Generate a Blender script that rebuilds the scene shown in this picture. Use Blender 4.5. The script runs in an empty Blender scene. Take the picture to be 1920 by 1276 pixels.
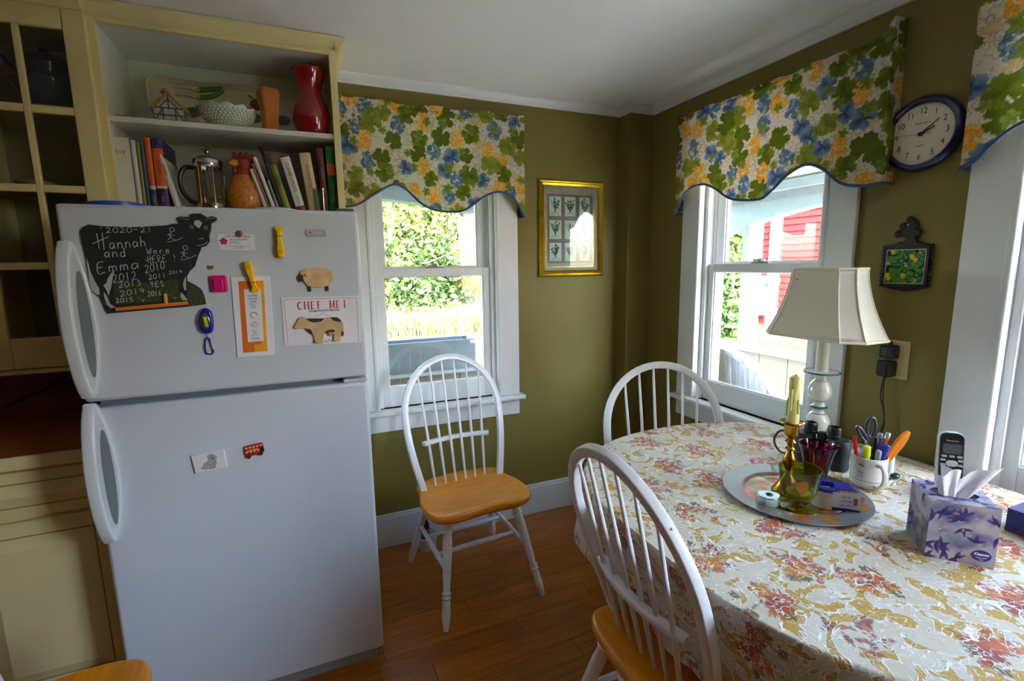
import bpy, bmesh, math, random
import numpy as np
from mathutils import Matrix, Vector
random.seed(7); rng = np.random.RandomState(11)
C = bpy.context.scene.collection
S = bpy.context.scene
PI = math.pi

# ------------------------------------------------------------------ camera, sky, sun, exposure
cam = bpy.data.cameras.new('camera'); cam.sensor_width = 36; cam.lens = 16.936
cam.clip_start = 0.02; cam.clip_end = 300
co = bpy.data.objects.new('camera', cam); C.objects.link(co)
right = Vector((0.92163725, -0.38776794, -0.0148599)); up = Vector((0.07277342, 0.13509831, 0.9881561))
back = right.cross(up)
co.matrix_world = Matrix((( right.x, up.x, back.x, 0), (right.y, up.y, back.y, 0), (right.z, up.z, back.z, 1.45), (0, 0, 0, 1)))
S.camera = co

SUN = Vector((-0.25, -0.70, 0.67)).normalized()
w = bpy.data.worlds.new('sky'); S.world = w; w.use_nodes = True
nt = w.node_tree; nt.nodes.clear()
sk = nt.nodes.new('ShaderNodeTexSky'); sk.sky_type = 'NISHITA'; sk.sun_disc = False
sk.sun_elevation = math.asin(SUN.z); sk.sun_rotation = math.atan2(SUN.x, SUN.y)
sk.air_density = 1.0; sk.dust_density = 3.0; sk.ozone_density = 1.0
bg = nt.nodes.new('ShaderNodeBackground'); bg.inputs['Strength'].default_value = 1.15
wo = nt.nodes.new('ShaderNodeOutputWorld')
nt.links.new(sk.outputs[0], bg.inputs[0]); nt.links.new(bg.outputs[0], wo.inputs[0])
sl = bpy.data.lights.new('sun', 'SUN'); sl.energy = 2.0; sl.angle = 0.009; sl.color = (.95, .97, 1.0)
so = bpy.data.objects.new('sun', sl); C.objects.link(so)
so.rotation_euler = SUN.to_track_quat('Z', 'Y').to_euler()
def portal(name, loc, d, sx, sz):
    l = bpy.data.lights.new(name, 'AREA'); l.shape = 'RECTANGLE'; l.size = sx; l.size_y = sz
    l.cycles.is_portal = True
    o = bpy.data.objects.new(name, l); C.objects.link(o); o.location = loc
    o.rotation_euler = Vector(d).to_track_quat('-Z', 'Z').to_euler()
S.view_settings.view_transform = 'Standard'; S.view_settings.look = 'None'
S.view_settings.gamma = 1; S.view_settings.use_curve_mapping = False
S.view_settings.exposure = 2.4
S.cycles.use_denoising = True
S.cycles.max_bounces = 12; S.cycles.diffuse_bounces = 7; S.cycles.glossy_bounces = 4
S.cycles.transparent_max_bounces = 16; S.cycles.transmission_bounces = 6
S.cycles.sample_clamp_indirect = 8; S.cycles.caustics_reflective = False; S.cycles.caustics_refractive = False

# ------------------------------------------------------------------ materials
def lin(c):
    return tuple(((v / 255) / 12.92 if v <= 10 else ((v / 255 + .055) / 1.055) ** 2.4) for v in c)
MATS = {}
def mat(name, c, rough=.5, metal=0, var=.06, scale=18, bump=0, bscale=None, coat=0, stretch=None, spec=.5, alpha=None, emit=0):
    if name in MATS: return MATS[name]
    m = bpy.data.materials.new(name); m.use_nodes = True; MATS[name] = m
    n = m.node_tree; b = n.nodes['Principled BSDF']; L = n.links.new
    b.inputs['Roughness'].default_value = rough; b.inputs['Metallic'].default_value = metal
    b.inputs['Specular IOR Level'].default_value = spec
    if coat: b.inputs['Coat Weight'].default_value = coat; b.inputs['Coat Roughness'].default_value = .12
    a = lin(c)
    tc = n.nodes.new('ShaderNodeTexCoord'); src = tc.outputs['Object']
    if stretch:
        mp = n.nodes.new('ShaderNodeMapping'); mp.inputs['Scale'].default_value = stretch; L(src, mp.inputs[0]); src = mp.outputs[0]
    nz = n.nodes.new('ShaderNodeTexNoise'); nz.inputs['Scale'].default_value = scale; nz.inputs['Detail'].default_value = 5; L(src, nz.inputs['Vector'])
    r = n.nodes.new('ShaderNodeValToRGB'); e = r.color_ramp.elements
    e[0].position = .3; e[1].position = .7
    e[0].color = tuple(x * (1 - var) for x in a) + (1,); e[1].color = tuple(min(1, x * (1 + var)) for x in a) + (1,)
    L(nz.outputs['Fac'], r.inputs[0]); L(r.outputs[0], b.inputs['Base Color'])
    if bump:
        bp = n.nodes.new('ShaderNodeBump'); bp.inputs['Strength'].default_value = bump; bp.inputs['Distance'].default_value = .004
        nb = nz
        if bscale:
            nb = n.nodes.new('ShaderNodeTexNoise'); nb.inputs['Scale'].default_value = bscale; nb.inputs['Detail'].default_value = 3; L(src, nb.inputs['Vector'])
        L(nb.outputs['Fac'], bp.inputs['Height']); L(bp.outputs[0], b.inputs['Normal'])
    return m
def glass(name, c=(255, 255, 255), fac=1.0, rough=0.0, ior=1.45):
    if name in MATS: return MATS[name]
    m = bpy.data.materials.new(name); m.use_nodes = True; MATS[name] = m
    n = m.node_tree; n.nodes.clear(); L = n.links.new
    t = n.nodes.new('ShaderNodeBsdfTransparent'); t.inputs[0].default_value = lin(c) + (1,)
    g = n.nodes.new('ShaderNodeBsdfGlossy'); g.inputs['Roughness'].default_value = rough
    lw = n.nodes.new('ShaderNodeLayerWeight'); pw = n.nodes.new('ShaderNodeMath'); pw.operation = 'POWER'; pw.inputs[1].default_value = 4.5; L(lw.outputs['Facing'], pw.inputs[0])
    f = n.nodes.new('ShaderNodeMath'); f.operation = 'MULTIPLY_ADD'; f.inputs[1].default_value = .9; f.inputs[2].default_value = .045; L(pw.outputs[0], f.inputs[0])
    x = n.nodes.new('ShaderNodeMixShader'); o = n.nodes.new('ShaderNodeOutputMaterial')
    if fac != 1.0:
        mu = n.nodes.new('ShaderNodeMath'); mu.operation = 'MULTIPLY'; mu.inputs[1].default_value = fac; L(f.outputs[0], mu.inputs[0]); L(mu.outputs[0], x.inputs[0])
    else: L(f.outputs[0], x.inputs[0])
    L(t.outputs[0], x.inputs[1]); L(g.outputs[0], x.inputs[2]); L(x.outputs[0], o.inputs[0])
    return m
def attr_mat(name, rough=.7, sheen=0, bump=.15, bscale=900, trans=0, var=.06):
    """colour printed on the surface, read from the mesh's colour attribute, plus weave"""
    if name in MATS: return MATS[name]
    m = bpy.data.materials.new(name); m.use_nodes = True; MATS[name] = m
    n = m.node_tree; b = n.nodes['Principled BSDF']; L = n.links.new
    b.inputs['Roughness'].default_value = rough; b.inputs['Specular IOR Level'].default_value = .25
    at = n.nodes.new('ShaderNodeAttribute'); at.attribute_name = 'Col'
    tc = n.nodes.new('ShaderNodeTexCoord')
    nz = n.nodes.new('ShaderNodeTexNoise'); nz.inputs['Scale'].default_value = bscale; L(tc.outputs['Object'], nz.inputs['Vector'])
    mr = n.nodes.new('ShaderNodeMapRange'); mr.inputs[1].default_value = .3; mr.inputs[2].default_value = .7
    mr.inputs[3].default_value = 1 - var; mr.inputs[4].default_value = 1 + var; L(nz.outputs['Fac'], mr.inputs[0])
    mx = n.nodes.new('ShaderNodeVectorMath'); mx.operation = 'SCALE'; L(at.outputs['Color'], mx.inputs[0]); L(mr.outputs[0], mx.inputs['Scale'])
    L(mx.outputs[0], b.inputs['Base Color'])
    if bump:
        bp = n.nodes.new('ShaderNodeBump'); bp.inputs['Strength'].default_value = bump; bp.inputs['Distance'].default_value = .002
        L(nz.outputs['Fac'], bp.inputs['Height']); L(bp.outputs[0], b.inputs['Normal'])
    if trans:
        tr = n.nodes.new('ShaderNodeBsdfTranslucent'); L(mx.outputs[0], tr.inputs[0])
        ms = n.nodes.new('ShaderNodeMixShader'); ms.inputs[0].default_value = trans
        L(b.outputs[0], ms.inputs[1]); L(tr.outputs[0], ms.inputs[2]); L(ms.outputs[0], n.nodes['Material Output'].inputs[0])
    return m
def wood(name, c1, c2, rough=.35, stretch=(1.2, 14, 14), coat=.3, rnd=.25):
    if name in MATS: return MATS[name]
    m = bpy.data.materials.new(name); m.use_nodes = True; MATS[name] = m
    n = m.node_tree; b = n.nodes['Principled BSDF']; L = n.links.new
    b.inputs['Roughness'].default_value = rough; b.inputs['Coat Weight'].default_value = coat; b.inputs['Coat Roughness'].default_value = .2
    tc = n.nodes.new('ShaderNodeTexCoord'); oi = n.nodes.new('ShaderNodeObjectInfo')
    ad = n.nodes.new('ShaderNodeVectorMath'); ad.operation = 'MULTIPLY_ADD'; ad.inputs[1].default_value = (7, 5, 3)
    L(oi.outputs['Random'], ad.inputs[0]); L(tc.outputs['Object'], ad.inputs[2])
    mp = n.nodes.new('ShaderNodeMapping'); mp.inputs['Scale'].default_value = stretch; L(ad.outputs[0], mp.inputs[0])
    nz = n.nodes.new('ShaderNodeTexNoise'); nz.inputs['Scale'].default_value = 5; nz.inputs['Detail'].default_value = 8; nz.inputs['Distortion'].default_value = .6
    L(mp.outputs[0], nz.inputs['Vector'])
    r = n.nodes.new('ShaderNodeValToRGB'); e = r.color_ramp.elements
    e[0].position = .3; e[1].position = .72; e[0].color = lin(c1) + (1,); e[1].color = lin(c2) + (1,)
    L(nz.outputs['Fac'], r.inputs[0])
    mr = n.nodes.new('ShaderNodeMapRange'); mr.inputs[3].default_value = 1 - rnd; mr.inputs[4].default_value = 1 + rnd; L(oi.outputs['Random'], mr.inputs[0])
    sc = n.nodes.new('ShaderNodeVectorMath'); sc.operation = 'SCALE'; L(r.outputs[0], sc.inputs[0]); L(mr.outputs[0], sc.inputs['Scale'])
    L(sc.outputs[0], b.inputs['Base Color'])
    bp = n.nodes.new('ShaderNodeBump'); bp.inputs['Strength'].default_value = .08; bp.inputs['Distance'].default_value = .003
    L(nz.outputs['Fac'], bp.inputs['Height']); L(bp.outputs[0], b.inputs['Normal'])
    return m

# ------------------------------------------------------------------ mesh builder
class MB:
    def __init__(s): s.v = []; s.f = []
    def add(s, vs, fs):
        k = len(s.v); s.v += [tuple(map(float, p)) for p in vs]; s.f += [tuple(i + k for i in f) for f in fs]; return s
    def box(s, x0, x1, y0, y1, z0, z1):
        return s.add([(x0, y0, z0), (x1, y0, z0), (x1, y1, z0), (x0, y1, z0), (x0, y0, z1), (x1, y0, z1), (x1, y1, z1), (x0, y1, z1)],
                     [(3, 2, 1, 0), (4, 5, 6, 7), (0, 1, 5, 4), (1, 2, 6, 5), (2, 3, 7, 6), (3, 0, 4, 7)])
    def lathe(s, prof, base=(0, 0, 0), axis=(0, 0, 1), n=20, cap=True, sx=1, sy=1):
        """prof: (radius, distance along axis)"""
        a = np.array(axis, float); a /= np.linalg.norm(a)
        t = np.array((1, 0, 0)) if abs(a[0]) < .9 else np.array((0, 1, 0))
        u = np.cross(np.cross(a, t), a); u /= np.linalg.norm(u); v = np.cross(a, u); b = np.array(base, float)
        vs = []; fs = []
        for r, h in prof:
            for i in range(n):
                q = 2 * PI * i / n; vs.append(b + a * h + r * (math.cos(q) * u * sx + math.sin(q) * v * sy))
        for j in range(len(prof) - 1):
            for i in range(n):
                i2 = (i + 1) % n; fs.append((j * n + i, j * n + i2, (j + 1) * n + i2, (j + 1) * n + i))
        if cap:
            fs.append(tuple(range(n))[::-1]); fs.append(tuple((len(prof) - 1) * n + i for i in range(n)))
        return s.add(vs, fs)
    def rod(s, p, q, r0, r1=None, n=10):
        p = np.array(p, float); q = np.array(q, float); d = np.linalg.norm(q - p)
        return s.lathe([(r0, 0), (r0 if r1 is None else r1, d)], p, q - p, n)
    def turned(s, p, q, prof, n=14):
        """prof in (radius, fraction of the length)"""
        p = np.array(p, float); q = np.array(q, float); d = np.linalg.norm(q - p)
        return s.lathe([(r, t * d) for r, t in prof], p, q - p, n)
    def sweep(s, path, prof, nrm=None, closed=False, scale=None):
        P = np.array(path, float); N = len(P); k = len(prof); vs = []; fs = []
        up = np.array(nrm, float) if nrm is not None else None
        T = np.gradient(P, axis=0) if not closed else np.roll(P, -1, 0) - np.roll(P, 1, 0)
        if up is None:
            t0 = T[0] / np.linalg.norm(T[0]); up = np.array((0, 0, 1.)) if abs(t0[2]) < .9 else np.array((1., 0, 0))
        fixed = nrm is not None
        for i in range(N):
            t = T[i] / (np.linalg.norm(T[i]) + 1e-12); b = np.cross(t, up); b /= (np.linalg.norm(b) + 1e-12); u = np.cross(b, t)
            if not fixed: up = u
            sc = 1 if scale is None else scale[i]
            for a, c in prof: vs.append(P[i] + (b * a + u * c) * sc)
        M_ = N if closed else N - 1
        for i in range(M_):
            j = (i + 1) % N
            for a in range(k):
                c = (a + 1) % k; fs.append((i * k + a, i * k + c, j * k + c, j * k + a))
        if not closed: fs.append(tuple(range(k))[::-1]); fs.append(tuple((N - 1) * k + a for a in range(k)))
        return s.add(vs, fs)
    def tube(s, path, r, n=8, closed=False, scale=None):
        return s.sweep(path, [(r * math.cos(2 * PI * i / n), r * math.sin(2 * PI * i / n)) for i in range(n)], None, closed, scale)
    def prism(s, poly, d0, d1, plane='xz'):
        """outline extruded between depths d0 and d1"""
        n = len(poly)
        def P(a, b, d): return (a, d, b) if plane == 'xz' else ((a, b, d) if plane == 'xy' else (d, a, b))
        vs = [P(a, b, d0) for a, b in poly] + [P(a, b, d1) for a, b in poly]
        fs = [tuple(range(n)), tuple(range(2 * n - 1, n - 1, -1))] + [(i, n + i, n + (i + 1) % n, (i + 1) % n) for i in range(n)]
        return s.add(vs, fs)
    def ball(s, c, r, n=12, sx=1, sy=1, sz=1):
        return s.lathe([(r * math.sin(PI * i / n) * 1 + 1e-5, -r * math.cos(PI * i / n) * sz) for i in range(n + 1)], c, (0, 0, 1), n * 2, True, sx, sy)
    def grid(s, P):
        P = np.asarray(P); a, b = P.shape[:2]
        return s.add(P.reshape(-1, 3), [(i * b + j, i * b + j + 1, (i + 1) * b + j + 1, (i + 1) * b + j) for i in range(a - 1) for j in range(b - 1)])
    def mesh(s, name, m=None, smooth=35, recalc=True):
        me = bpy.data.meshes.new(name); me.from_pydata(s.v, [], s.f)
        if recalc:
            bm = bmesh.new(); bm.from_mesh(me); bmesh.ops.recalc_face_normals(bm, faces=bm.faces); bm.to_mesh(me); bm.free()
        me.validate(); me.update()
        if smooth: me.shade_smooth(); me.set_sharp_from_angle(angle=math.radians(smooth))
        if m: me.materials.append(m)
        return me
    def obj(s, name, m, parent=None, bevel=0, smooth=35, seg=2, loc=None, rot=None, kind=None, label=None, recalc=True):
        o = bpy.data.objects.new(name, s.mesh(name, m, smooth, recalc)); C.objects.link(o)
        if parent: o.parent = parent
        if loc is not None: o.location = loc
        if rot is not None: o.rotation_euler = rot
        if bevel:
            b = o.modifiers.new('edge', 'BEVEL'); b.width = bevel; b.segments = seg; b.limit_method = 'ANGLE'; b.angle_limit = math.radians(40)
        if kind: o['kind'] = kind
        if label: o['label'] = label
        return o
def thing(name, label, cat, loc=(0, 0, 0), rz=0, group=None, kind=None, rot=None):
    o = bpy.data.objects.new(name, None); C.objects.link(o); o.location = loc
    o.rotation_euler = rot if rot else (0, 0, rz); o.empty_display_size = .05
    if label: o['label'] = label
    if cat: o['category'] = cat
    if group: o['group'] = group
    if kind: o['kind'] = kind
    return o
def tag(o, label, cat, group=None, kind=None):
    if label: o['label'] = label
    if cat: o['category'] = cat
    if group: o['group'] = group
    if kind: o['kind'] = kind
    return o
def copy_tree(o, parent=None):
    c = o.copy(); C.objects.link(c)
    if parent is not None: c.parent = parent
    for ch in list(o.children): copy_tree(ch, c)
    return c
def text(name, body, size, m, parent, loc, rot=(PI / 2, 0, 0), align='CENTER', sx=1, ext=.0002, shear=0, off=0, sp=1):
    c = bpy.data.curves.new(name, 'FONT'); c.body = body; c.size = size; c.align_x = align; c.align_y = 'CENTER'
    c.extrude = ext; c.shear = shear; c.offset = off; c.space_character = sp; c.resolution_u = 4
    o = bpy.data.objects.new(name, c); C.objects.link(o); o.parent = parent; o.location = loc; o.rotation_euler = rot
    o.scale = (sx, 1, 1); c.materials.append(m)
    return o
def spline(pts, n=8, closed=False):
    """Catmull-Rom through the points"""
    P = np.array(pts, float); N = len(P); out = []
    rngi = range(N) if closed else range(N - 1)
    for i in rngi:
        if closed: p0, p1, p2, p3 = P[i - 1], P[i], P[(i + 1) % N], P[(i + 2) % N]
        else: p0, p1, p2, p3 = P[max(i - 1, 0)], P[i], P[i + 1], P[min(i + 2, N - 1)]
        for k in range(n):
            t = k / n
            out.append(.5 * (2 * p1 + (p2 - p0) * t + (2 * p0 - 5 * p1 + 4 * p2 - p3) * t * t + (3 * p1 - p0 - 3 * p2 + p3) * t ** 3))
    if not closed: out.append(P[-1])
    return np.array(out)
def rrect(w_, h_, r, n=4, cx=0, cy=0):
    o = []
    for sx, sy, a in ((1, 1, 0), (-1, 1, 90), (-1, -1, 180), (1, -1, 270)):
        for k in range(n + 1):
            q = math.radians(a + 90 * k / n); o.append((cx + sx * (w_ / 2 - r) + r * math.cos(q), cy + sy * (h_ / 2 - r) + r * math.sin(q)))
    return o
def circ(r, n=20, cx=0, cy=0, ry=None):
    return [(cx + r * math.cos(2 * PI * i / n), cy + (ry or r) * math.sin(2 * PI * i / n)) for i in range(n)]
def set_col(o, col):
    me = o.data; a = me.color_attributes.new('Col', 'FLOAT_COLOR', 'POINT')
    c = np.ones((len(me.vertices), 4), np.float32); c[:, :col.shape[1]] = col; a.data.foreach_set('color', c.ravel())

# printed patterns: each motif recolours the points it covers
def near(P, c, R):
    return np.nonzero((abs(P[:, 0] - c[0]) < R) & (abs(P[:, 1] - c[1]) < R))[0]
def put_leaf(P, col, c, R, rot, c1, c2, alpha=None, ragged=.06, lobes=2.5, keep=.42):
    i = near(P, c, R * 1.15)
    if len(i) == 0: return
    d = P[i] - c; r = np.hypot(d[:, 0], d[:, 1]) / R; th = (np.arctan2(d[:, 1], d[:, 0]) - rot + PI) % (2 * PI) - PI
    edge = (keep + (1 - keep) * abs(np.cos(th * lobes)) ** .7) * (1 - .35 * (abs(th) / PI) ** 3) + ragged * np.sin(th * 17)
    edge = np.where(abs(th) > 2.95, .25, edge)
    m = r < edge; t = np.clip(r * .75 + .25 * np.sin(th * 3 + 1), 0, 1)[:, None]
    k = np.array(lin(c1)) * (1 - t) + np.array(lin(c2)) * t
    vein = (abs(np.sin(th * lobes)) < .05 + .03 / (r + .2)) & (r < edge * .85) & (abs(np.cos(th * lobes)) > .7)
    k = np.where(vein[:, None], k * .62 + .02, k)
    col[i[m], :3] = k[m]
    if alpha is not None: col[i[m], 3] = alpha
def put_petal(P, col, c, ln, wd, rot, c1, c2, alpha=None):
    i = near(P, c, ln)
    if len(i) == 0: return
    d = P[i] - c; a = d[:, 0] * math.cos(rot) + d[:, 1] * math.sin(rot); b = -d[:, 0] * math.sin(rot) + d[:, 1] * math.cos(rot)
    u = np.clip((a / ln + 1) / 2, 0, 1); m = (abs(a) < ln) & (abs(b) < wd * np.sin(PI * u ** .8)); t = u[:, None]
    k = np.array(lin(c1)) * (1 - t) + np.array(lin(c2)) * t; k = np.where((abs(b) < wd * .1)[:, None], k * .75, k)
    col[i[m], :3] = k[m]
    if alpha is not None: col[i[m], 3] = alpha
def put_disc(P, col, c, R, c1, c2, alpha=None):
    i = near(P, c, R)
    if len(i) == 0: return
    d = P[i] - c; r = np.hypot(d[:, 0], d[:, 1]) / R; m = r < 1; t = (r ** 2)[:, None]
    k = np.array(lin(c1)) * (1 - t) + np.array(lin(c2)) * t
    col[i[m], :3] = k[m]
    if alpha is not None: col[i[m], 3] = alpha
def put_line(P, col, pts, wd, c, alpha=None):
    Q = np.array(pts)
    for a, b in zip(Q[:-1], Q[1:]):
        mid = (a + b) / 2; R = np.linalg.norm(b - a) / 2 + wd
        i = near(P, mid, R)
        if len(i) == 0: continue
        t = np.clip(((P[i] - a) @ (b - a)) / ((b - a) @ (b - a) + 1e-12), 0, 1)
        dd = np.linalg.norm(P[i] - (a + t[:, None] * (b - a)), axis=1); m = dd < wd
        col[i[m], :3] = lin(c)
        if alpha is not None: col[i[m], 3] = alpha

# palette
WHITE = mat('white_trim_paint', (226, 228, 226), .4, var=.03, scale=6, bump=.05, bscale=60)
PVC = mat('white_sash_vinyl', (232, 234, 234), .35, var=.02)
CHAIRW = mat('white_chair_paint', (232, 233, 236), .35, var=.04, scale=30, coat=.2)
GREEN = mat('olive_wall_paint', (124, 111, 44), .6, var=.05, scale=3, bump=.1, bscale=160)
CEIL = mat('ceiling_paint', (240, 240, 236), .8, var=.03, scale=2)
CREAM = mat('cream_cabinet_paint', (232, 216, 156), .45, var=.04, scale=4)
FRIDGE = mat('fridge_enamel', (205, 211, 219), .38, var=.015, scale=500, bump=.12, bscale=700)
PLASTW = mat('white_plastic', (228, 232, 232), .3, var=.02)
BLACK = mat('black_plastic', (24, 24, 26), .35, var=.1)
DARK = mat('dark_shadow_gap', (40, 42, 46), .7)
CHROME = mat('chrome', (205, 205, 205), .12, 1, var=.02)
BRASS = mat('aged_brass', (190, 140, 45), .24, 1, var=.25, scale=40)
GLASSM = glass('window_glass', (250, 253, 252), .8)
PAPER = mat('white_paper', (236, 236, 240), .7, var=.02)
INK = mat('black_ink', (30, 28, 30), .6)
CHALK = mat('chalk_line', (190, 196, 190), .9, var=.2, scale=300)
MAPLE = wood('maple_seat', (222, 130, 2), (242, 160, 10), .42, (2, 14, 14), .3, .05)
def M_(n, c, rough=.5, metal=0, **k): return mat(n, c, rough, metal, **k)

# ================================================================== THE ROOM
YB, XR, ZC = 2.43, 1.863, 2.315          # back wall, right wall, ceiling
XL, YF = -2.7, -2.6                      # walls behind and left of the camera
def wall_mesh(a0, a1, z1, holes):
    """boxes around rectangular openings (a0, a1, z0, z1); returns list of (lo, hi, z0, z1)"""
    out = []; xs = a0
    for h in sorted(holes):
        out.append((xs, h[0], 0, z1)); out.append((h[0], h[1], 0, h[2])); out.append((h[0], h[1], h[3], z1)); xs = h[1]
    out.append((xs, a1, 0, z1)); return out
W1C, W2C, W3C = .607, 1.611, .405        # window centres: x on the back wall, y on the right wall
OW, OZ0, OZ1 = .325, .742, 2.12
mb = MB()
for a, b, c, d in wall_mesh(XL, XR, ZC, [(W1C - OW, W1C + OW, OZ0, OZ1)]): mb.box(a, b, YB, YB + .15, c, d)
mb.obj('wall_back', GREEN, kind='structure', smooth=0)
mb = MB()
FILLC = -1.05  # centre of an added unseen opening, sized to brighten the room
for a, b, c, d in wall_mesh(YF, YB + .15, ZC, [(W2C - OW, W2C + OW, OZ0, OZ1), (W3C - OW, W3C + OW, OZ0, OZ1), (FILLC - .6, FILLC + .6, .95, OZ1)]): mb.box(XR, XR + .15, a, b, c, d)
mb.obj('wall_right', GREEN, kind='structure', smooth=0)
FH = []; LH = []
mb = MB()
for a, b, c, d in wall_mesh(XL - .15, XR + .15, ZC, FH): mb.box(a, b, YF - .15, YF, c, d)
mb.obj('wall_front', GREEN, kind='structure', smooth=0)
mb = MB()
for a, b, c, d in wall_mesh(YF, YB + .15, ZC, LH): mb.box(XL - .15, XL, a, b, c, d)
mb.obj('wall_left', GREEN, kind='structure', smooth=0)
MB().box(XL - .15, XR + .15, YF - .15, YB + .15, ZC, ZC + .1).obj('ceiling', CEIL, kind='structure', smooth=0)
for h in FH: portal('daylight_portal', ((h[0] + h[1]) / 2, YF - .16, (h[2] + h[3]) / 2), (0, 1, 0), h[1] - h[0], h[3] - h[2])
for h in LH: portal('daylight_portal', (XL - .16, (h[0] + h[1]) / 2, (h[2] + h[3]) / 2), (1, 0, 0), h[1] - h[0], h[3] - h[2])
for yc in (W2C, W3C): portal('daylight_portal', (XR + .18, yc, 1.43), (-1, 0, 0), .65, 1.38)
portal('daylight_portal', (XR + .18, FILLC, 1.535), (-1, 0, 0), 1.2, 1.17)  # sky portal of the added unseen opening
portal('daylight_portal', (W1C, YB + .18, 1.43), (0, -1, 0), .65, 1.38)

# floor: sub-floor and the boards, laid parallel to the back wall
fl = MB().box(XL - .15, XR + .15, YF - .15, YB + .15, -.12, -.004).obj('floor', M_('dark_floor_joint', (52, 30, 14), .7), kind='structure', smooth=0)
OAK = wood('oak_laminate_board', (138, 74, 14), (180, 106, 26), .32, (1.0, 16, 16), .15, .16)
pm = MB().box(0, .90, 0, .094, -.004, 0).mesh('floor_plank', OAK, 0)
for i in range(28):
    y = YB - .095 * (i + 1); x = -1.75 - (i * .37) % .9
    while x < XR:
        if x > -1.8 or True:
            x0 = x
            o = bpy.data.objects.new('floor_plank', pm); C.objects.link(o); o.parent = fl
            e = min(.90, XR - x0); o.location = (x0, y, 0); o.scale = (e / .901, 1, 1)
        x += .9015
# trim
CROWN = [(0, 0), (.012, 0), (.014, .008), (.022, .012), (.03, .024), (.036, .03), (.036, .041), (0, .041)]
mb = MB().prism([(-a, b) for a, b in CROWN], .15, XR - .16, 'yz'); o = mb.obj('trim_1', WHITE, kind='structure'); o.location = (0, YB, 2.274)
mb = MB().prism([(XR - a, 2.274 + b) for a, b in CROWN], YF, YB - .1, 'xz'); mb.obj('trim_2', WHITE, kind='structure')
# boxed corner post and its crown
MB().box(1.70, XR, 2.333, YB, 0, ZC).obj('trim_3', GREEN, kind='structure', smooth=0)
mb = MB(); mb.box(1.665, XR, 2.298, YB, 2.285, ZC); mb.box(1.688, XR, 2.32, YB, 2.274, 2.286); mb.obj('trim_4', WHITE, kind='structure', bevel=.004)
BB = M_('grey_white_baseboard', (205, 208, 208), .4, var=.03, scale=6)
mb = MB(); mb.box(.16, 1.70, YB - .018, YB, 0, .165); mb.box(.16, 1.70, YB - .013, YB, .165, .18); mb.obj('baseboard_back', BB, kind='structure', bevel=.003)
mb = MB(); mb.box(XR - .018, XR, -.06, 2.333, 0, .165); mb.box(XR - .013, XR, -.06, 2.333, .165, .18); mb.obj('baseboard_right', BB, kind='structure', bevel=.003)

def window(name, loc, rz, label):
    w_ = thing(name, label, None, loc, rz, kind='structure')
    for sx in (-1, 1):
        a, b = sorted((sx * .335, sx * .443))
        mb = MB().box(a, b, -.02, 0, OZ0, 2.15); mb.obj('side_casing', WHITE, w_, bevel=.003)
        a, b = sorted((sx * .318, sx * .338)); MB().box(a, b, -.027, .012, OZ0, 2.13).obj('casing_bead', WHITE, w_, bevel=.006)
        a, b = sorted((sx * .311, sx * .325)); MB().box(a, b, 0.012, .15, OZ0, OZ1).obj('jamb', PVC, w_, bevel=.001)
        a, b = sorted((sx * .296, sx * .312)); MB().box(a, b, .012, .028, OZ0, OZ1).obj('sash_stop', PVC, w_, bevel=.002)
        a, b = sorted((sx * .296, sx * .312)); MB().box(a, b, .07, .076, OZ0, OZ1).obj('sash_stop', PVC, w_, bevel=.001)
    MB().box(-.443, .443, -.022, 0, 2.12, 2.185).obj('head_casing', WHITE, w_, bevel=.003)
    MB().box(-.325, .325, 0, .15, OZ1 - .014, OZ1).obj('head_jamb', PVC, w_)
    MB().box(-.466, .466, -.058, .03, .718, .742).obj('stool', WHITE, w_, bevel=.006)
    MB().box(-.443, .443, -.018, 0, .627, .718).obj('apron', WHITE, w_, bevel=.003)
    MB().box(-.325, .325, .03, .17, .715, .748).obj('outer_sill', PVC, w_, bevel=.002)
    def sash(nm, y0, y1, z0, z1, xo, xi, bot, top):
        s = MB(); s.box(-xo, -xi, y0, y1, z0, z1); s.box(xi, xo, y0, y1, z0, z1); s.box(-xi, xi, y0, y1, z0, z0 + bot); s.box(-xi, xi, y0, y1, z1 - top, z1)
        for a, b in ((-xi, -xi + .006), (xi - .006, xi)): s.box(a, b, y0 + .008, y1 - .004, z0 + bot, z1 - top)
        f = s.obj(nm, PVC, w_, bevel=.0025)
        MB().box(-xi, xi, (y0 + y1) / 2 + .004, (y0 + y1) / 2 + .006, z0 + bot, z1 - top).obj('pane', GLASSM, f)
        MB().box(-xi, xi, y0 + .006, y0 + .012, z0 + bot, z0 + bot + .006).obj('glazing_bead', PVC, f)
        return f
    sash('upper_sash', .074, .108, 1.40, OZ1 - .01, .311, .247, .05, .05)
    lo = sash('lower_sash', .030, .066, .748, 1.446, .3, .262, .095, .042)
    lk = MB(); lk.box(-.045, .045, .036, .062, 1.446, 1.452); lk.lathe([(.016, 0), (.016, .01), (.011, .016)], (0, .05, 1.452)); lk.box(-.03, .012, .03, .042, 1.456, 1.464)
    lk.obj('sash_lock', M_('grey_lock', (140, 142, 140), .4), lo, bevel=.001)
    return w_
window('window_1', (W1C, YB, 0), 0, 'white double-hung window beside the refrigerator, looking out on trees and planter box')
window('window_2', (XR, W2C, 0), -PI / 2, 'white double-hung window behind the lamp, looking out on porch post and red barn')
window('window_3', (XR, W3C, 0), -PI / 2, 'white window at the right edge beyond the cordless phone and tissue box')

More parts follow.
